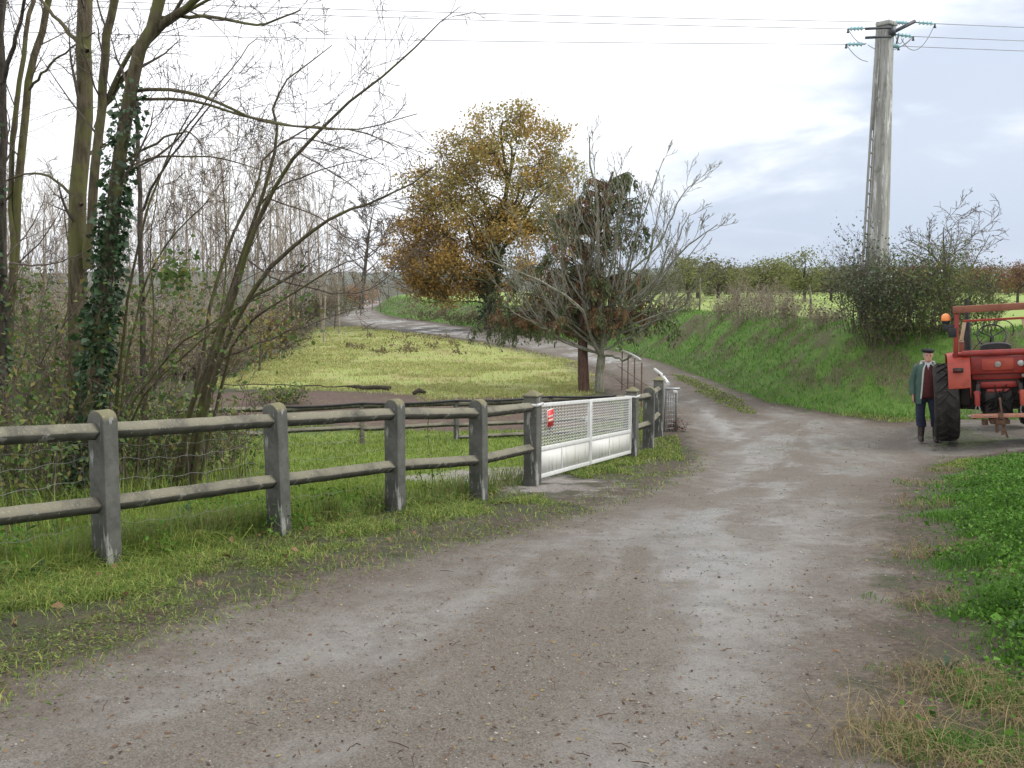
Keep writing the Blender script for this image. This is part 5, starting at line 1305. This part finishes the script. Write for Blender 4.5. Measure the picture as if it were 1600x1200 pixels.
# ---- bank top on the right: bushes round the pole, bare little tree, dry weeds
for k, (px_, y, rx, ry, h, nl, ls, m_, lb, st) in enumerate([
        (1455, 24.2, 1.2, 1.0, 2.15, 5600, .066, M_BRAMBLE, 'broad dark evergreen bush between the power pole and the tractor', 60), (1385, 23.9, 1.0, .8, 2.3, 5200, .07, M_EVER, 'dark bramble bush hiding the foot of the power pole', 40),
        (1345, 24.0, .7, .7, 2.4, 1500, .07, M_EVER, 'thin leafy bush climbing the left side of the power pole', 24), (1525, 24.6, .7, .7, 1.45, 1700, .066, M_BRAMBLE, 'small olive green bush behind the left post of the tractor roll bar', 26), (1432, 23.0, 1.5, .5, 1.2, 2800, .06, M_BRAMBLE, 'low dark bramble skirt along the bank edge under the evergreen bush', 36)]):
    shrub('bush', lb, 'bush', gl(px_, 520, y) if k == 4 else bt(px_, y - 22.0), rx, ry, h, nl, ls, m_, 110 + k, st, 'bushes around the power pole', .3)
o = proto_tree('bare_tree', 'small bare crooked fruit tree rising behind the evergreen bush by the pole', 'tree', 2.6, .07, spec(seg=[6, 6, 5, 4], wob=[.14, .18, .2, .2], up=[.02, .02, .02, 0], sides=[6, 4, 3, 3], kids=[14, 9, 6], t0=[.3, .15, .2], ang=[.95, .7, .7], lr=[.75, .5, .5], rr=[.6, .6, .6], tap=[.7, .75, .7, .6], rmin=.0055), 121, M_TRUNKD, M_TWIG)
place(o, gl(1475, 500, 26.5), 1.15, 1.0)
for k, (px_, y, rx, h, lb) in enumerate([(1165, 29.5, .75, 1.5, 'grey leafless weed shrub leftmost on the bank top'), (1195, 28.0, .8, 1.3, 'grey brown dry weed clump second from the left on the bank top'), (1232, 26.5, .8, 1.15, 'straw coloured dry weed clump left of the two fence posts'), (1290, 25.2, .6, .75, 'low dry weed clump beside the power pole bushes'), (1130, 31, .5, .8, 'small dry weed tuft near the end of the fence'), (1060, 34, .9, 1.1, 'dark olive shrub on the bank behind the bare pale tree')]):
    shrub('dry_shrub', lb, 'shrub', bt(px_, 2.1 + .3 * (k % 2)), rx * 1.15, .5, h * 1.0, 420 if k != 5 else 900, .07, M_GREYL if k != 5 else M_OLIVEL, 130 + k, 44, 'dry shrubs on the bank top', .35, M_TWIGF)
for k, (px_, y, rx, h) in enumerate([(730, 66, 2.2, 1.0), (800, 58, 2.2, 1.1), (860, 52, 1.8, 1.0), (660, 74, 2.5, 1.1)]):
    shrub('bramble', ['dull bramble on the bank under the oak trunk', 'dull bramble on the bank right of the oak', 'dull bramble on the bank left of the conifer', 'dull bramble on the bank left of the oak trunk'][k], 'bramble', gl(px_, 480, y), rx, .7, h, 600, .14, M_GREYL if k % 2 else M_OLIVEL, 140 + k, 20, 'brambles on the far bank')

# ---- trees beyond the field
def crown_proto(label, H, mat, seed, group):
    rng = np.random.RandomState(seed); o = thing('field_tree', label, 'tree', (0, 0, 0), 0, group)
    mt = MB(); tl = np.array([(0, 0, -.2), (.05, 0, H * .3), (.1, .1, H * .65)]); mt.branch(tl, np.array([.03, .024, .012]) * H, 7)
    cs = []
    for k in range(46):
        u = rng.normal(size=3); u /= np.linalg.norm(u); q = rng.uniform(.4, 1) ; cs.append(np.array([u[0] * .46 * q, u[1] * .46 * q, .58 + u[2] * .38 * q]) * H)
    cs = np.array(cs); cs += rng.normal(size=cs.shape) * .03 * H
    for c in cs:
        s_ = tl[1] if c[2] > H * .4 else tl[1] * .7; mt.branch(smoothline([s_, (s_ + c) / 2 + (0, 0, .04 * H), c], 5), np.array([.009, .008, .006, .005, .003]) * H, 4)
    mt.build('trunk', M_TRUNKD, o)
    C = np.repeat(cs, 60, 0) + rng.normal(size=(46 * 60, 3)) * .07 * H; ml = MB(); ml.leaves(C, rng.uniform(.025, .05, len(C)) * H, rng, aspect=.7); ml.build('foliage', mat, o); return o
cp = [('olive rounded tree beyond the green field', M_OLIVEL), ('yellow green full tree beyond the green field', M_GREENL), ('russet autumn tree beyond the field behind the tractor', M_RUSTL)]
ft = [(1090, 120, 398, 0), (1122, 125, 405, 0), (1168, 135, 413, 0), (1205, 118, 404, 0), (1257, 105, 392, 1), (1298, 112, 418, 0), (1325, 120, 412, 0), (1395, 120, 412, 2), (1440, 130, 408, 2), (1500, 140, 412, 0), (1545, 110, 410, 2), (1590, 105, 405, 2), (1640, 110, 400, 0), (1690, 115, 405, 2), (1050, 135, 420, 0), (1010, 140, 418, 0), (1230, 150, 420, 0), (1145, 150, 420, 0), (1075, 100, 402, 1), (1190, 98, 404, 1)]
grp = ['olive trees beyond the field', 'yellow green trees beyond the field', 'russet trees beyond the field']
cpr = {}
rng = np.random.RandomState(5)
for k, (px_, y, tp, kd) in enumerate(ft):
    if kd in cpr: o = dup(cpr[kd])
    else: o = cpr[kd] = crown_proto(cp[kd][0], 8, cp[kd][1], 160 + kd, grp[kd])
    p = gl(px_, 470, y); place(o, p, (at(px_, tp, y)[2] - p[2]) / 7.8, rng.rand() * 6)
    wv = rng.uniform(.9, 1.6); o.scale = (o.scale[0] * wv, o.scale[1] * wv, o.scale[2])
hp_ = [(x, rng.uniform(140, 165)) for x in np.linspace(985, 1700, 24)]
h0 = None
for k, (px_, y) in enumerate(hp_):
    if h0 is None: h0 = shrub('hedge_shrub', 'low grey green shrub in the hedge across the far side of the field', 'shrub', (0, 0, 0), 3.2, 1.5, 2.2, 900, .42, M_OLIVEL, 170, 14, 'hedge shrubs across the field'); o = h0
    else: o = dup(h0)
    place(o, gl(px_, 470, y), rng.uniform(.75, 1.15), rng.rand() * 6)

# ---- field fence along the bank top
def offset_line(poly, s):
    out = []
    for i in range(1, len(poly) - 1):
        d = unit(np.append(poly[i + 1] - poly[i - 1], 0)); nrm = np.array([d[1], -d[0]])
        out.append(poly[i] + nrm * s)
    return np.array(out)
OL = offset_line(FOOT[1:13], 2.9)
seg = np.linalg.norm(np.diff(OL, axis=0), axis=1); cum = np.r_[0, np.cumsum(seg)]
ffo = thing('field_fence', 'old wooden post and wire fence along the top of the bank by the green field', 'fence', (OL[3][0], OL[3][1], H1(*OL[3])))
fo = np.array(ffo.location); prev = None; rng = np.random.RandomState(9); wires = MB()
ds = list(np.arange(9.0, 42, 3.9)) + list(np.arange(42, cum[-1] - 4, 1.9))
ppos = []
for d in ds:
    x = np.interp(d, cum, OL[:, 0]) + rng.normal() * .06; y = np.interp(d, cum, OL[:, 1]) + rng.normal() * .06
    p = np.array([x, y, H1(x, y)]) - fo; h = rng.uniform(.95, 1.3); mb = MB(); r = rng.uniform(.032, .05)
    mb.tube([p + (0, 0, -.2), p + (rng.normal() * .02, rng.normal() * .02, h * .6), p + (rng.normal() * .05, rng.normal() * .05, h)], [r, r, r * .8], 7); mb.build('post', M_OLDWOOD, ffo); ppos.append(p)
for a, b in zip(ppos[:-1], ppos[1:]):
    for h in (.35, .65, .95): wires.tube([a + (0, 0, h), (a + b) / 2 + (0, 0, h - .03), b + (0, 0, h)], .004, 3, False)
wires.build('wire', M_WIRE, ffo)

# ---- log, stumps
p0, p1 = G(560, 611), G(612, 610); lg = MB()
lp = smoothline([G(345, 606) + (0, 0, .08), G(430, 605) + (0, 0, .10), G(520, 608) + (0, 0, .10), G(608, 610) + (0, 0, .10)], 20); lp[:, 2] += .02 * np.sin(np.arange(20) * 1.9)
lp[:, :2] += np.random.RandomState(3).normal(size=(20, 2)) * .05; lg.tube(lp, np.where(np.arange(20) < 15, .016, .055) * np.linspace(.8, 1.1, 20), 8); tag(lg.build('fallen_log', M_TRUNKD, smooth=True), 'long thin dark fallen trunk lying on the reddish bark strip', 'log')
p = G(652, 616); mb = MB(); mb.tube([p + (-.12, 0, .03), p + (.05, 0, .12), p + (.22, .05, .05)], [.05, .07, .04], 7); tag(mb.build('wood_chunk', M_TRUNKD, smooth=True), 'short dark chunk of wood on the bark strip behind the low fence', 'wood')
# ------------------------------------------------------------------ grass, weeds, pebbles and litter
M_G1 = m_leaf('verge_grass_blades', [(.045, .085, .014), (.12, .21, .03), (.28, .39, .07), (.38, .36, .11), (.075, .14, .022), (.21, .30, .045)], .55, .3, 1.4)
M_G2 = m_leaf('fresh_grass_blades', [(.03, .08, .01), (.08, .22, .022), (.16, .33, .05), (.06, .15, .02), (.11, .24, .03)], .5, .35, 1.2)
M_G3 = m_leaf('pasture_grass_blades', [(.30, .36, .10), (.40, .40, .15), (.46, .42, .21), (.26, .35, .08)], .7, .3, .6)
M_G4 = m_leaf('lawn_grass_blades', [(.13, .22, .03), (.22, .31, .045), (.30, .37, .08), (.07, .12, .02)], .6, .3, .9)
M_G5 = m_leaf('bank_grass_blades', [(.05, .14, .015), (.11, .28, .035), (.17, .34, .06), (.20, .24, .07)], .55, .3, .8)
M_STRAW = m_leaf('straw_blades', [(.22, .17, .08), (.30, .24, .12), (.16, .12, .06)], .8, .2, 1)
M_BROAD = m_leaf('broad_weed_leaves', [(.03, .075, .010), (.075, .19, .022), (.15, .31, .05), (.05, .13, .015)], .6, .3, 1.5, .15)
M_BLUEW = m_leaf('blue_green_dock_leaves', [(0.046, 0.098, 0.058), (0.078, 0.143, 0.091)], .5, .2, 1.5)

def blades(mb, x, y, z, hh, ww, rng, lean=.5):
    n = len(x); a = rng.rand(n) * 2 * PI; b = rng.rand(n) * 2 * PI
    p = np.stack([x, y, z], 1); side = np.stack([np.cos(a), np.sin(a), 0 * a], 1) * (ww / 2)[:, None]
    ln = lean * rng.uniform(.2, 1.6, n); dl = np.stack([np.cos(b) * ln, np.sin(b) * ln, 0 * b], 1)
    up = np.array([[0, 0, 1.]])
    m1 = p + (up * .6 + dl * .25) * hh[:, None]; tip = p + (up * np.clip(1 - .35 * ln, .15, 1)[:, None] + dl) * hh[:, None]
    V = np.stack([p - side, p + side, m1 + side * .75, m1 - side * .75, tip], 1).reshape(-1, 3)
    k = np.arange(n)[:, None] * 5
    mb.v.append(V); o = mb.n; mb.n += len(V)
    mb.f4.append(o + k + np.array([[0, 1, 2, 3]])); mb.f3.append(o + k + np.array([[3, 2, 4]]))
def scatter(n, rng, r0, r1, a0=-40, a1=40, pw=1.0):
    """points around the viewpoint, thinning with distance"""
    a = np.radians(rng.uniform(a0, a1, n)); u = rng.rand(n)
    r = r0 * (r1 / r0) ** (u ** pw); return r * np.sin(a), r * np.cos(a), r
def stuff(name, mb, mat, label, cat):
    o = mb.build(name, mat); o['kind'] = 'stuff'; o['label'] = label; o['category'] = cat; return o
rng = np.random.RandomState(41)
def fence_side(x, y):
    """signed distance to the roadside fence line: positive on the road side"""
    pts = np.array([l[:2] for l in line] + [GR[:2], q3[:2]]); pts = np.vstack([pts[0] - (pts[1] - pts[0]) * 3, pts])
    poly = np.vstack([pts, [(60, 60), (60, -20), pts[0] + (5, -20)]]); return -seg_dist(np.stack([x, y], 1), poly)

# left verge
x, y, r = scatter(620000, rng, 2.6, 17, -42, 12); Z = zones(x, y); fs = fence_side(x, y)
cl_ = fbm(x * 1.6, y * 1.6, 3)
edge = Z['rd'] + .55 * fbm(x * 1.3 + 5, y * 1.3, 3)
pr = sst(.20, 1.2, edge) * (.10 + .90 * sst(-.12, .14, cl_)) * (fs > -.35) * (Z['gv'] > .1)
stray = (rng.rand(len(x)) < .05) & (Z['rd'] > -.25) & (Z['rd'] < .5)
ok = (rng.rand(len(x)) < pr) | stray
ok &= (Z['rd'] > -.25) & (Z['bk'] < -1) & (fs > -.4)
x, y, r, fs_, ed = x[ok], y[ok], r[ok], fs[ok], edge[ok]; z = hgt(x, y)
near = 1 - sst(.15, .6, np.abs(fs_)); hh = rng.uniform(.02, .06, len(x)) * (1 + .6 * sst(.3, 1.2, ed)) + near * rng.uniform(.03, .16, len(x)) * (y < 11.2) * (fs_ < .0)
mb = MB(); blades(mb, x, y, z, hh, np.maximum(.004, r * .00075) * rng.uniform(.7, 1.4, len(x)), rng, rng.choice([.6, 1.1, 2.4, 3.2], len(x)))
stuff('verge_grass', mb, M_G1, 'short mown grass and clippings between the concrete fence and the road', 'grass')
# flat green clippings and small leaves lying in the verge
M_CLIP = m_leaf('grass_clippings', [(.05, .09, .018), (.14, .23, .04), (.27, .34, .09), (.08, .14, .025), (.20, .15, .07), (.10, .07, .04)], .6, .25, 2)
x, y, r = scatter(330000, rng, 2.6, 15, -42, 10); Z = zones(x, y); fs = fence_side(x, y); edge = Z['rd'] + .6 * fbm(x * 1.3 + 5, y * 1.3, 3)
pc_ = sst(.0, .7, edge) * (fs > -.6) * sst(-.06, .16, fbm(x * 2.3 + 3, y * 2.3, 3)) * .7 + .03 * (Z['rd'] > -.5) + .30 * sst(.10, .2, fbm(x * 1.6, y * 1.6 + 30, 3)) * (np.abs(Z['rd'] - .15) < .25)
ok = (rng.rand(len(x)) < pc_) & (Z['gv'] > .1) & (Z['bk'] < -1); x, y, r = x[ok], y[ok], r[ok]; n = len(x); th = rng.rand(n) * 2 * PI
mb = MB(); mb.leaves(np.stack([x, y, hgt(x, y) + rng.uniform(.004, .035, n)], 1), rng.uniform(.012, .038, n), rng, up=1.6, aspect=.24, dirs=np.stack([np.cos(th), np.sin(th), rng.normal(size=n) * .3], 1) * 1.5, fold=.1)
stuff('grass_clippings', mb, M_CLIP, 'pale green grass clippings and leaf bits lying over the left verge', 'grass clippings')
# taller rank grass and broad leaves along the foot of the fence
t_ = rng.rand(26000) * 5.2; off_ = rng.normal(size=26000) * .22 - .12; i_ = np.clip(t_.astype(int), 0, 4); f_ = (t_ - i_)[:, None]; LN = np.array([l[:2] for l in line]); q_ = LN[i_] * (1 - f_) + LN[np.clip(i_ + 1, 0, 5)] * f_
dn_ = LN[np.clip(i_ + 1, 0, 5)] - LN[i_]; dn_ /= np.linalg.norm(dn_, axis=1)[:, None]; k_ = .10 + np.abs(off_); x = q_[:, 0] - dn_[:, 1] * k_; y = q_[:, 1] + dn_[:, 0] * k_
kp = rng.rand(len(x)) < sst(-.12, .2, fbm(x * 1.9 + 11, y * 1.9, 3)) * np.clip(1.25 - t_ / 4.5, .05, 1); x, y = x[kp], y[kp]
mb = MB(); blades(mb, x, y, hgt(x, y), rng.uniform(.10, .34, len(x)), rng.uniform(.004, .009, len(x)), rng, .55); stuff('rank_grass', mb, m_leaf('rank_grass_blades', [(.07, .14, .02), (.13, .21, .04), (.22, .25, .08), (.26, .22, .10)], .6, .3, 1.5), 'tall rank grass growing along the foot of the nearest fence bays', 'grass')
x, y, r = scatter(30000, rng, 5.0, 11, -42, -8); fs = fence_side(x, y); kp = (fs < .15) & (fs > -1.3) & (rng.rand(len(x)) < sst(.0, .2, fbm(x * 1.7 + 4, y * 1.7, 3))); x, y = x[kp], y[kp]; n = len(x)
mb = MB(); mb.leaves(np.stack([x, y, hgt(x, y) + rng.uniform(.02, .28, n)], 1), rng.uniform(.018, .048, n), rng, up=1.8, aspect=.75, fold=.1); stuff('ground_ivy', mb, M_BROAD, 'mixed broad leaved weeds under the copse behind the fence', 'weeds')
# lawn and rough grass behind the fence
x, y, r = scatter(230000, rng, 5.5, 24, -40, 8); Z = zones(x, y); fs = fence_side(x, y)
ok = (fs < -.1) & (Z['rd'] > .3) & (Z['ch'] > .1) & (Z['ps'] > .2) & (rng.rand(len(x)) < np.where(Z['wd'] < 0, .16, .9)) & ((Z['gv'] > .0) | (rng.rand(len(x)) < .1)) & (Z['bk'] < -1)
x, y, r, wd = x[ok], y[ok], r[ok], Z['wd'][ok]; z = hgt(x, y); tall = sst(-.2, .3, fbm(x * 1.1, y * 1.1, 2)) * (r < 11)
hh = rng.uniform(.03, .08, len(x)) + tall * rng.uniform(.05, .3, len(x)) + (wd < 0) * rng.uniform(.05, .3, len(x))
mb = MB(); blades(mb, x, y, z, hh, np.maximum(.004, r * .0007) * rng.uniform(.7, 1.4, len(x)), rng, .6)
stuff('lawn_grass', mb, M_G4, 'bright green lawn and taller rough grass behind the concrete fence', 'grass')
# right near bank: lush grass with clover and small broad weeds
x, y, r = scatter(650000, rng, 2.4, 18, 8, 44); Z = zones(x, y)
edge = Z['rr'] + .5 * fbm(x * 1.5, y * 1.5, 3)
edge = edge + .45 * fbm(x * 4.3, y * 4.3, 3) - .12; pr = sst(-.05, 1.2, edge) * (.42 + .58 * sst(-.25, .12, fbm(x * 1.9 + 7, y * 1.9, 3) + .25 * sst(.6, 2.0, edge)))
ok = (rng.rand(len(x)) < pr) & (Z['rd'] > -.2) & (Z['bk'] < -.6)
x, y, r, ed = x[ok], y[ok], r[ok], edge[ok]; z = hgt(x, y)
hh = (rng.uniform(.03, .07, len(x)) + .15 * sst(.4, 2.0, ed) * rng.rand(len(x)) * (1 - .6 * sst(9, 14, r))) * (.45 + 1.3 * sst(-.2, .25, fbm(x * 3.1, y * 3.1, 2))) * (.4 + .6 * sst(.0, .9, ed))
mb = MB(); blades(mb, x, y, z, hh, np.maximum(.004, r * .0007) * rng.uniform(.7, 1.4, len(x)), rng, .8)
stuff('bank_grass', mb, M_G2, 'lush green grass on the raised verge at the right of the road', 'grass')
xd, yd, rd_ = scatter(120000, rng, 2.4, 17, 8, 44); Zd = zones(xd, yd); ed_ = Zd['rr'] + .5 * fbm(xd * 1.5, yd * 1.5, 3)
kd_ = (rng.rand(len(xd)) < sst(-.1, .5, ed_) * .6 * sst(-.02, .2, fbm(xd * 1.7 + 21, yd * 1.7, 3))) & (Zd['bk'] < -.6) & (Zd['rd'] > -.15); xd, yd, rd_ = xd[kd_], yd[kd_], rd_[kd_]; mb = MB(); blades(mb, xd, yd, hgt(xd, yd), rng.uniform(.03, .12, len(xd)), np.maximum(.003, rd_ * .0006), rng, 1.5)
stuff('dead_grass', mb, M_STRAW, 'withered brown grass mixed through the right hand verge', 'grass')
x, y, r = scatter(600000, rng, 2.4, 15, 10, 44); Z = zones(x, y); edge = Z['rr'] + .5 * fbm(x * 1.5, y * 1.5, 3)
pr = sst(.25, 1.3, edge) * (.12 + .88 * sst(-.14, .1, fbm(x * 1.6 + 2, y * 1.6, 3))); ok = rng.rand(len(x)) < pr
x, y, r = x[ok], y[ok], r[ok]; z = hgt(x, y) + rng.uniform(.01, .15, len(x)) * (.4 + 1.2 * sst(-.2, .25, fbm(x * 3.1, y * 3.1, 2))); mb = MB()
mb.leaves(np.stack([x, y, z], 1), rng.lognormal(-4.15, .38, len(x)) * (1 + .03 * r), rng, up=1.0, aspect=.8, fold=.1); stuff('clover', mb, M_BROAD, 'clover and small broad leaved weeds in the right hand verge', 'weeds')
# dock weeds: individual rosettes
dock = None
for k, (a, c) in enumerate([(95, 880), (205, 868), (262, 835), (285, 812), (30, 860), (55, 905), (1575, 955), (1590, 985), (1480, 1050)]):
    p = G(a, c)
    if dock is None:
        o = thing('dock_weed', 'broad leaved blue green weed rosette growing in the rough grass by the verge', 'weed', p, 0, 'broad leaved weeds'); mbw = MB(); n = 16; th = rng.rand(n) * 2 * PI; el = rng.uniform(.2, 1.1, n)
        dr = np.stack([np.cos(th) * np.cos(el), np.sin(th) * np.cos(el), np.sin(el)], 1); mbw.leaves(dr * .03, rng.uniform(.10, .2, n), rng, up=1.5, aspect=.42, dirs=dr * 3, fold=.12); mbw.build('leaves', M_BLUEW, o); dock = o
    else: o = dup(dock)
    o.location = tuple(float(q) for q in p); o.rotation_euler.z = k * 1.3; s_ = rng.uniform(.7, 1.15) * (.45 if a > 1000 else .8); o.scale = (s_, s_, s_)
# far bank face
x, y, r = scatter(330000, rng, 18, 110, -16, 36); Z = zones(x, y); sb = Z['bk'] + .4 * fbm(x * .8, y * .8, 2)
ok = (sb > -.5) & (sb < 4) & (Z['rd'] > .1) & (rng.rand(len(x)) < .4 + .6 * sst(-.22, .05, fbm(x * .8, y * .8 + 9, 3) + .25 * (sb < .6) + .2 * (sb > 2.0)))
x, y, r = x[ok], y[ok], r[ok]; z = hgt(x, y); mb = MB(); blades(mb, x, y, z, rng.uniform(.05, .14, len(x)) * (1 + r * .004), np.maximum(.007, r * .0006) * rng.uniform(.7, 1.4, len(x)), rng, .8)
stuff('bank_grass', mb, M_G5, 'green grass on the earth bank along the far side of the track', 'grass')
# pasture
x, y, r = scatter(240000, rng, 19, 90, -28, 8); Z = zones(x, y); ok = (Z['ps'] < .4 + .5 * fbm(x, y, 2)) & (rng.rand(len(x)) < .12 + .88 * sst(-.12, .12, fbm(x * .55, y * .55, 4))) & (Z['rd'] > .1)
x, y, r = x[ok], y[ok], r[ok]; z = hgt(x, y); mb = MB(); blades(mb, x, y, z, rng.uniform(.03, .11, len(x)) * (1 + r * .004), np.maximum(.006, r * .0009) * rng.uniform(.7, 1.4, len(x)), rng, 1.1)
stuff('pasture_grass', mb, M_G3, 'pale yellow green cut grass of the small pasture inside the bend of the track', 'grass')
# middle grass strip and grass by the barrier
x, y, r = scatter(120000, rng, 15, 50, 2, 26); Z = zones(x, y); st_ = seg_dist(np.stack([x, y], 1), STRIP)
ok = (((st_ < .25 * fbm(x * 2, y * 2, 2)) & (rng.rand(len(x)) < .9)) | ((Z['rd'] > .15) & (Z['bk'] < 0) & (Z['ps'] > .3) & (Z['md'] > .1) & (Z['gv'] > 0) & (fence_side(x, y) > 0)))
x, y, r = x[ok], y[ok], r[ok]; z = hgt(x, y); mb = MB(); blades(mb, x, y, z, rng.uniform(.02, .06, len(x)), np.maximum(.006, r * .0008) * rng.uniform(.7, 1.4, len(x)), rng, .8)
stuff('track_grass', mb, M_G1, 'thin grass strips between the wheel tracks and at the foot of the gate', 'grass')
# straw clump low on the right
x, y, r = scatter(30000, rng, 2.8, 5.0, 18, 36); dd = np.hypot(x - 1.55, (y - 3.4)); ok = (rng.rand(len(x)) < .05 * np.exp(-(dd / .5) ** 2)); x, y, r = x[ok], y[ok], r[ok]; z = hgt(x, y)
mb = MB(); blades(mb, x, y, z + .01, rng.uniform(.04, .17, len(x)), rng.uniform(.002, .004, len(x)), rng, 2.6); stuff('dry_straw', mb, M_STRAW, 'flattened dry straw and dead stalks at the bottom right corner of the verge', 'straw')
# climbing weed stems hanging in the fence bay
for k, (px_, py_, h) in enumerate([(672, 790, 1.0), (660, 792, .45), (690, 788, .5)]):
    p = G(px_, py_); mb = MB(); pts = smoothline([p, p + (.03, .0, h * .4), p + (-.02, .02, h * .75), p + (.01, .0, h)], 12); mb.tube(pts, .004, 4, False); C = pts[rng.randint(0, 12, 90)] + rng.normal(size=(90, 3)) * .022
    mb.leaves(C, rng.uniform(.015, .035, 90), rng, droop=.5); tag(mb.build('weed_stalk', M_BRAMBLE), ['tall dry weed stalk standing in the rail bay before the last round post', 'short weed stalk left of the tall one in the rail bay', 'short weed stalk right of the tall one in the rail bay'][k], 'weed')
# pebbles and grit on the road
M_PEB = m_leaf('road_pebbles', [(.06, .05, .045), (.14, .115, .10), (.26, .235, .21), (.42, .39, .36)], .8, 0, 3)
x, y, r = scatter(45000, rng, 2.2, 30, -40, 40); Z = zones(x, y); ok = (Z['rd'] < .25) & (rng.rand(len(x)) < .30 + .5 * sst(-.1, .2, fbm(x * 1.3, y * 1.3, 3))); x, y, r = x[ok], y[ok], r[ok]
z = hgt(x, y) - .03 * sst(0, .6, -Z['rd'][ok]) + .02 * sst(0, .6, -Z['rd'][ok]) * fbm(x * 1.7, y * 1.7, 3); n = len(x); s_ = np.minimum(rng.lognormal(-5.95, .42, n) * (1 + r * .07), .022)
oc = np.array([(1, 0, 0), (0, 1, 0), (-1, 0, 0), (0, -1, 0), (0, 0, .7), (0, 0, -.5)]); V = oc[None] * s_[:, None, None] * rng.uniform(.6, 1.3, (n, 6, 1)); V = V + np.stack([x, y, z + s_ * .15], 1)[:, None]
f = np.array([(0, 1, 4), (1, 2, 4), (2, 3, 4), (3, 0, 4), (1, 0, 5), (2, 1, 5), (3, 2, 5), (0, 3, 5)]); mb = MB(); mb.addnp(V.reshape(-1, 3), (f[None] + (np.arange(n) * 6)[:, None, None]).reshape(-1, 3)); stuff('road_pebbles', mb, M_PEB, 'small loose stones and grit on the dirt road', 'pebbles')
# twigs and leaf scraps on the road
M_SCRAP = m_leaf('fallen_leaf_scraps', [(.05, .03, .02), (.10, .055, .03), (.18, .09, .04), (.28, .24, .10)], .8, .1, 2)
x, y, r = scatter(7000, rng, 2.2, 22, -40, 38); Z = zones(x, y); ok = (Z['rd'] < .8); x, y, r = x[ok], y[ok], r[ok]; z = hgt(x, y) - .03 * sst(0, .6, -Z['rd'][ok]) + .02 * sst(0, .6, -Z['rd'][ok]) * fbm(x * 1.7, y * 1.7, 3)
mb = MB(); n = len(x); th = rng.rand(n) * 2 * PI; mb.leaves(np.stack([x, y, z + .006], 1), rng.uniform(.006, .026, n) * (1 + .05 * r), rng, up=3, aspect=.45, dirs=np.stack([np.cos(th), np.sin(th), 0 * th], 1) * 2)
for k in range(240):
    i = rng.randint(n); a = rng.rand() * 2 * PI; L = rng.uniform(.02, .10); p = np.array([x[i] + rng.normal() * .3, y[i] + rng.normal() * .3, 0]); p[2] = H1(p[0], p[1]) - .012; d = np.array([math.cos(a), math.sin(a), 0]) * L
    mb.branch(np.array([p, p + d * .5 + rng.normal(size=3) * (.006, .006, .002) + (0, 0, .006), p + d]), np.array([.0022, .0022, .0014]) , 3)
stuff('road_litter', mb, M_SCRAP, 'dark leaf scraps and twigs strewn over the road', 'litter')
# fallen leaves in the verge grass
x, y, r = scatter(1100, rng, 3.5, 13, -40, 0); fs = fence_side(x, y); Z = zones(x, y); ok = (Z['rd'] > .4) & (fs > -.5) & (rng.rand(len(x)) < np.exp(-fs / .8)); x, y = x[ok], y[ok]; mb = MB()
mb.leaves(np.stack([x, y, hgt(x, y) + .035], 1), rng.uniform(.03, .07, len(x)), rng, up=2, aspect=.7, fold=.15); stuff('fallen_leaves', mb, m_leaf('brown_fallen_leaves', [(.15, .085, .045), (.24, .15, .08), (.10, .055, .03)], .7, .2, 2), 'brown fallen leaves along the foot of the concrete fence', 'leaves')
# little clods and tufts far out in the pasture
mb = MB()
for k in range(26):
    p = G(rng.uniform(475, 720), rng.uniform(528, 556)); mb.leaves(p + rng.normal(size=(26, 3)) * (.16, .16, .06) + (0, 0, .10), rng.uniform(.1, .22, 26), rng, up=.3, aspect=.4, droop=-1)
stuff('pasture_weeds', mb, M_GREYL, 'scattered dark dead weed tufts in the far half of the pasture', 'weeds')
# ------------------------------------------------------------------ air
def haze():
    m, nt = new_mat('thin_damp_air')
    pv = nd(nt, 'ShaderNodeVolumePrincipled', i_Color=(.86, .92, 1.0, 1), i_Density=.00010, i_Anisotropy=.2)
    nt.nodes.new('ShaderNodeOutputMaterial'); o_ = [n for n in nt.nodes if n.type == 'OUTPUT_MATERIAL'][0]; nt.links.new(pv.outputs[0], o_.inputs['Volume'])
    mb = MB(); mb.box((0, 4480, 85), (19000, 9060, 330)); o = mb.build('haze', m); o['kind'] = 'stuff'; o['label'] = 'thin damp haze over the distant fields'; o['category'] = 'haze'
haze()
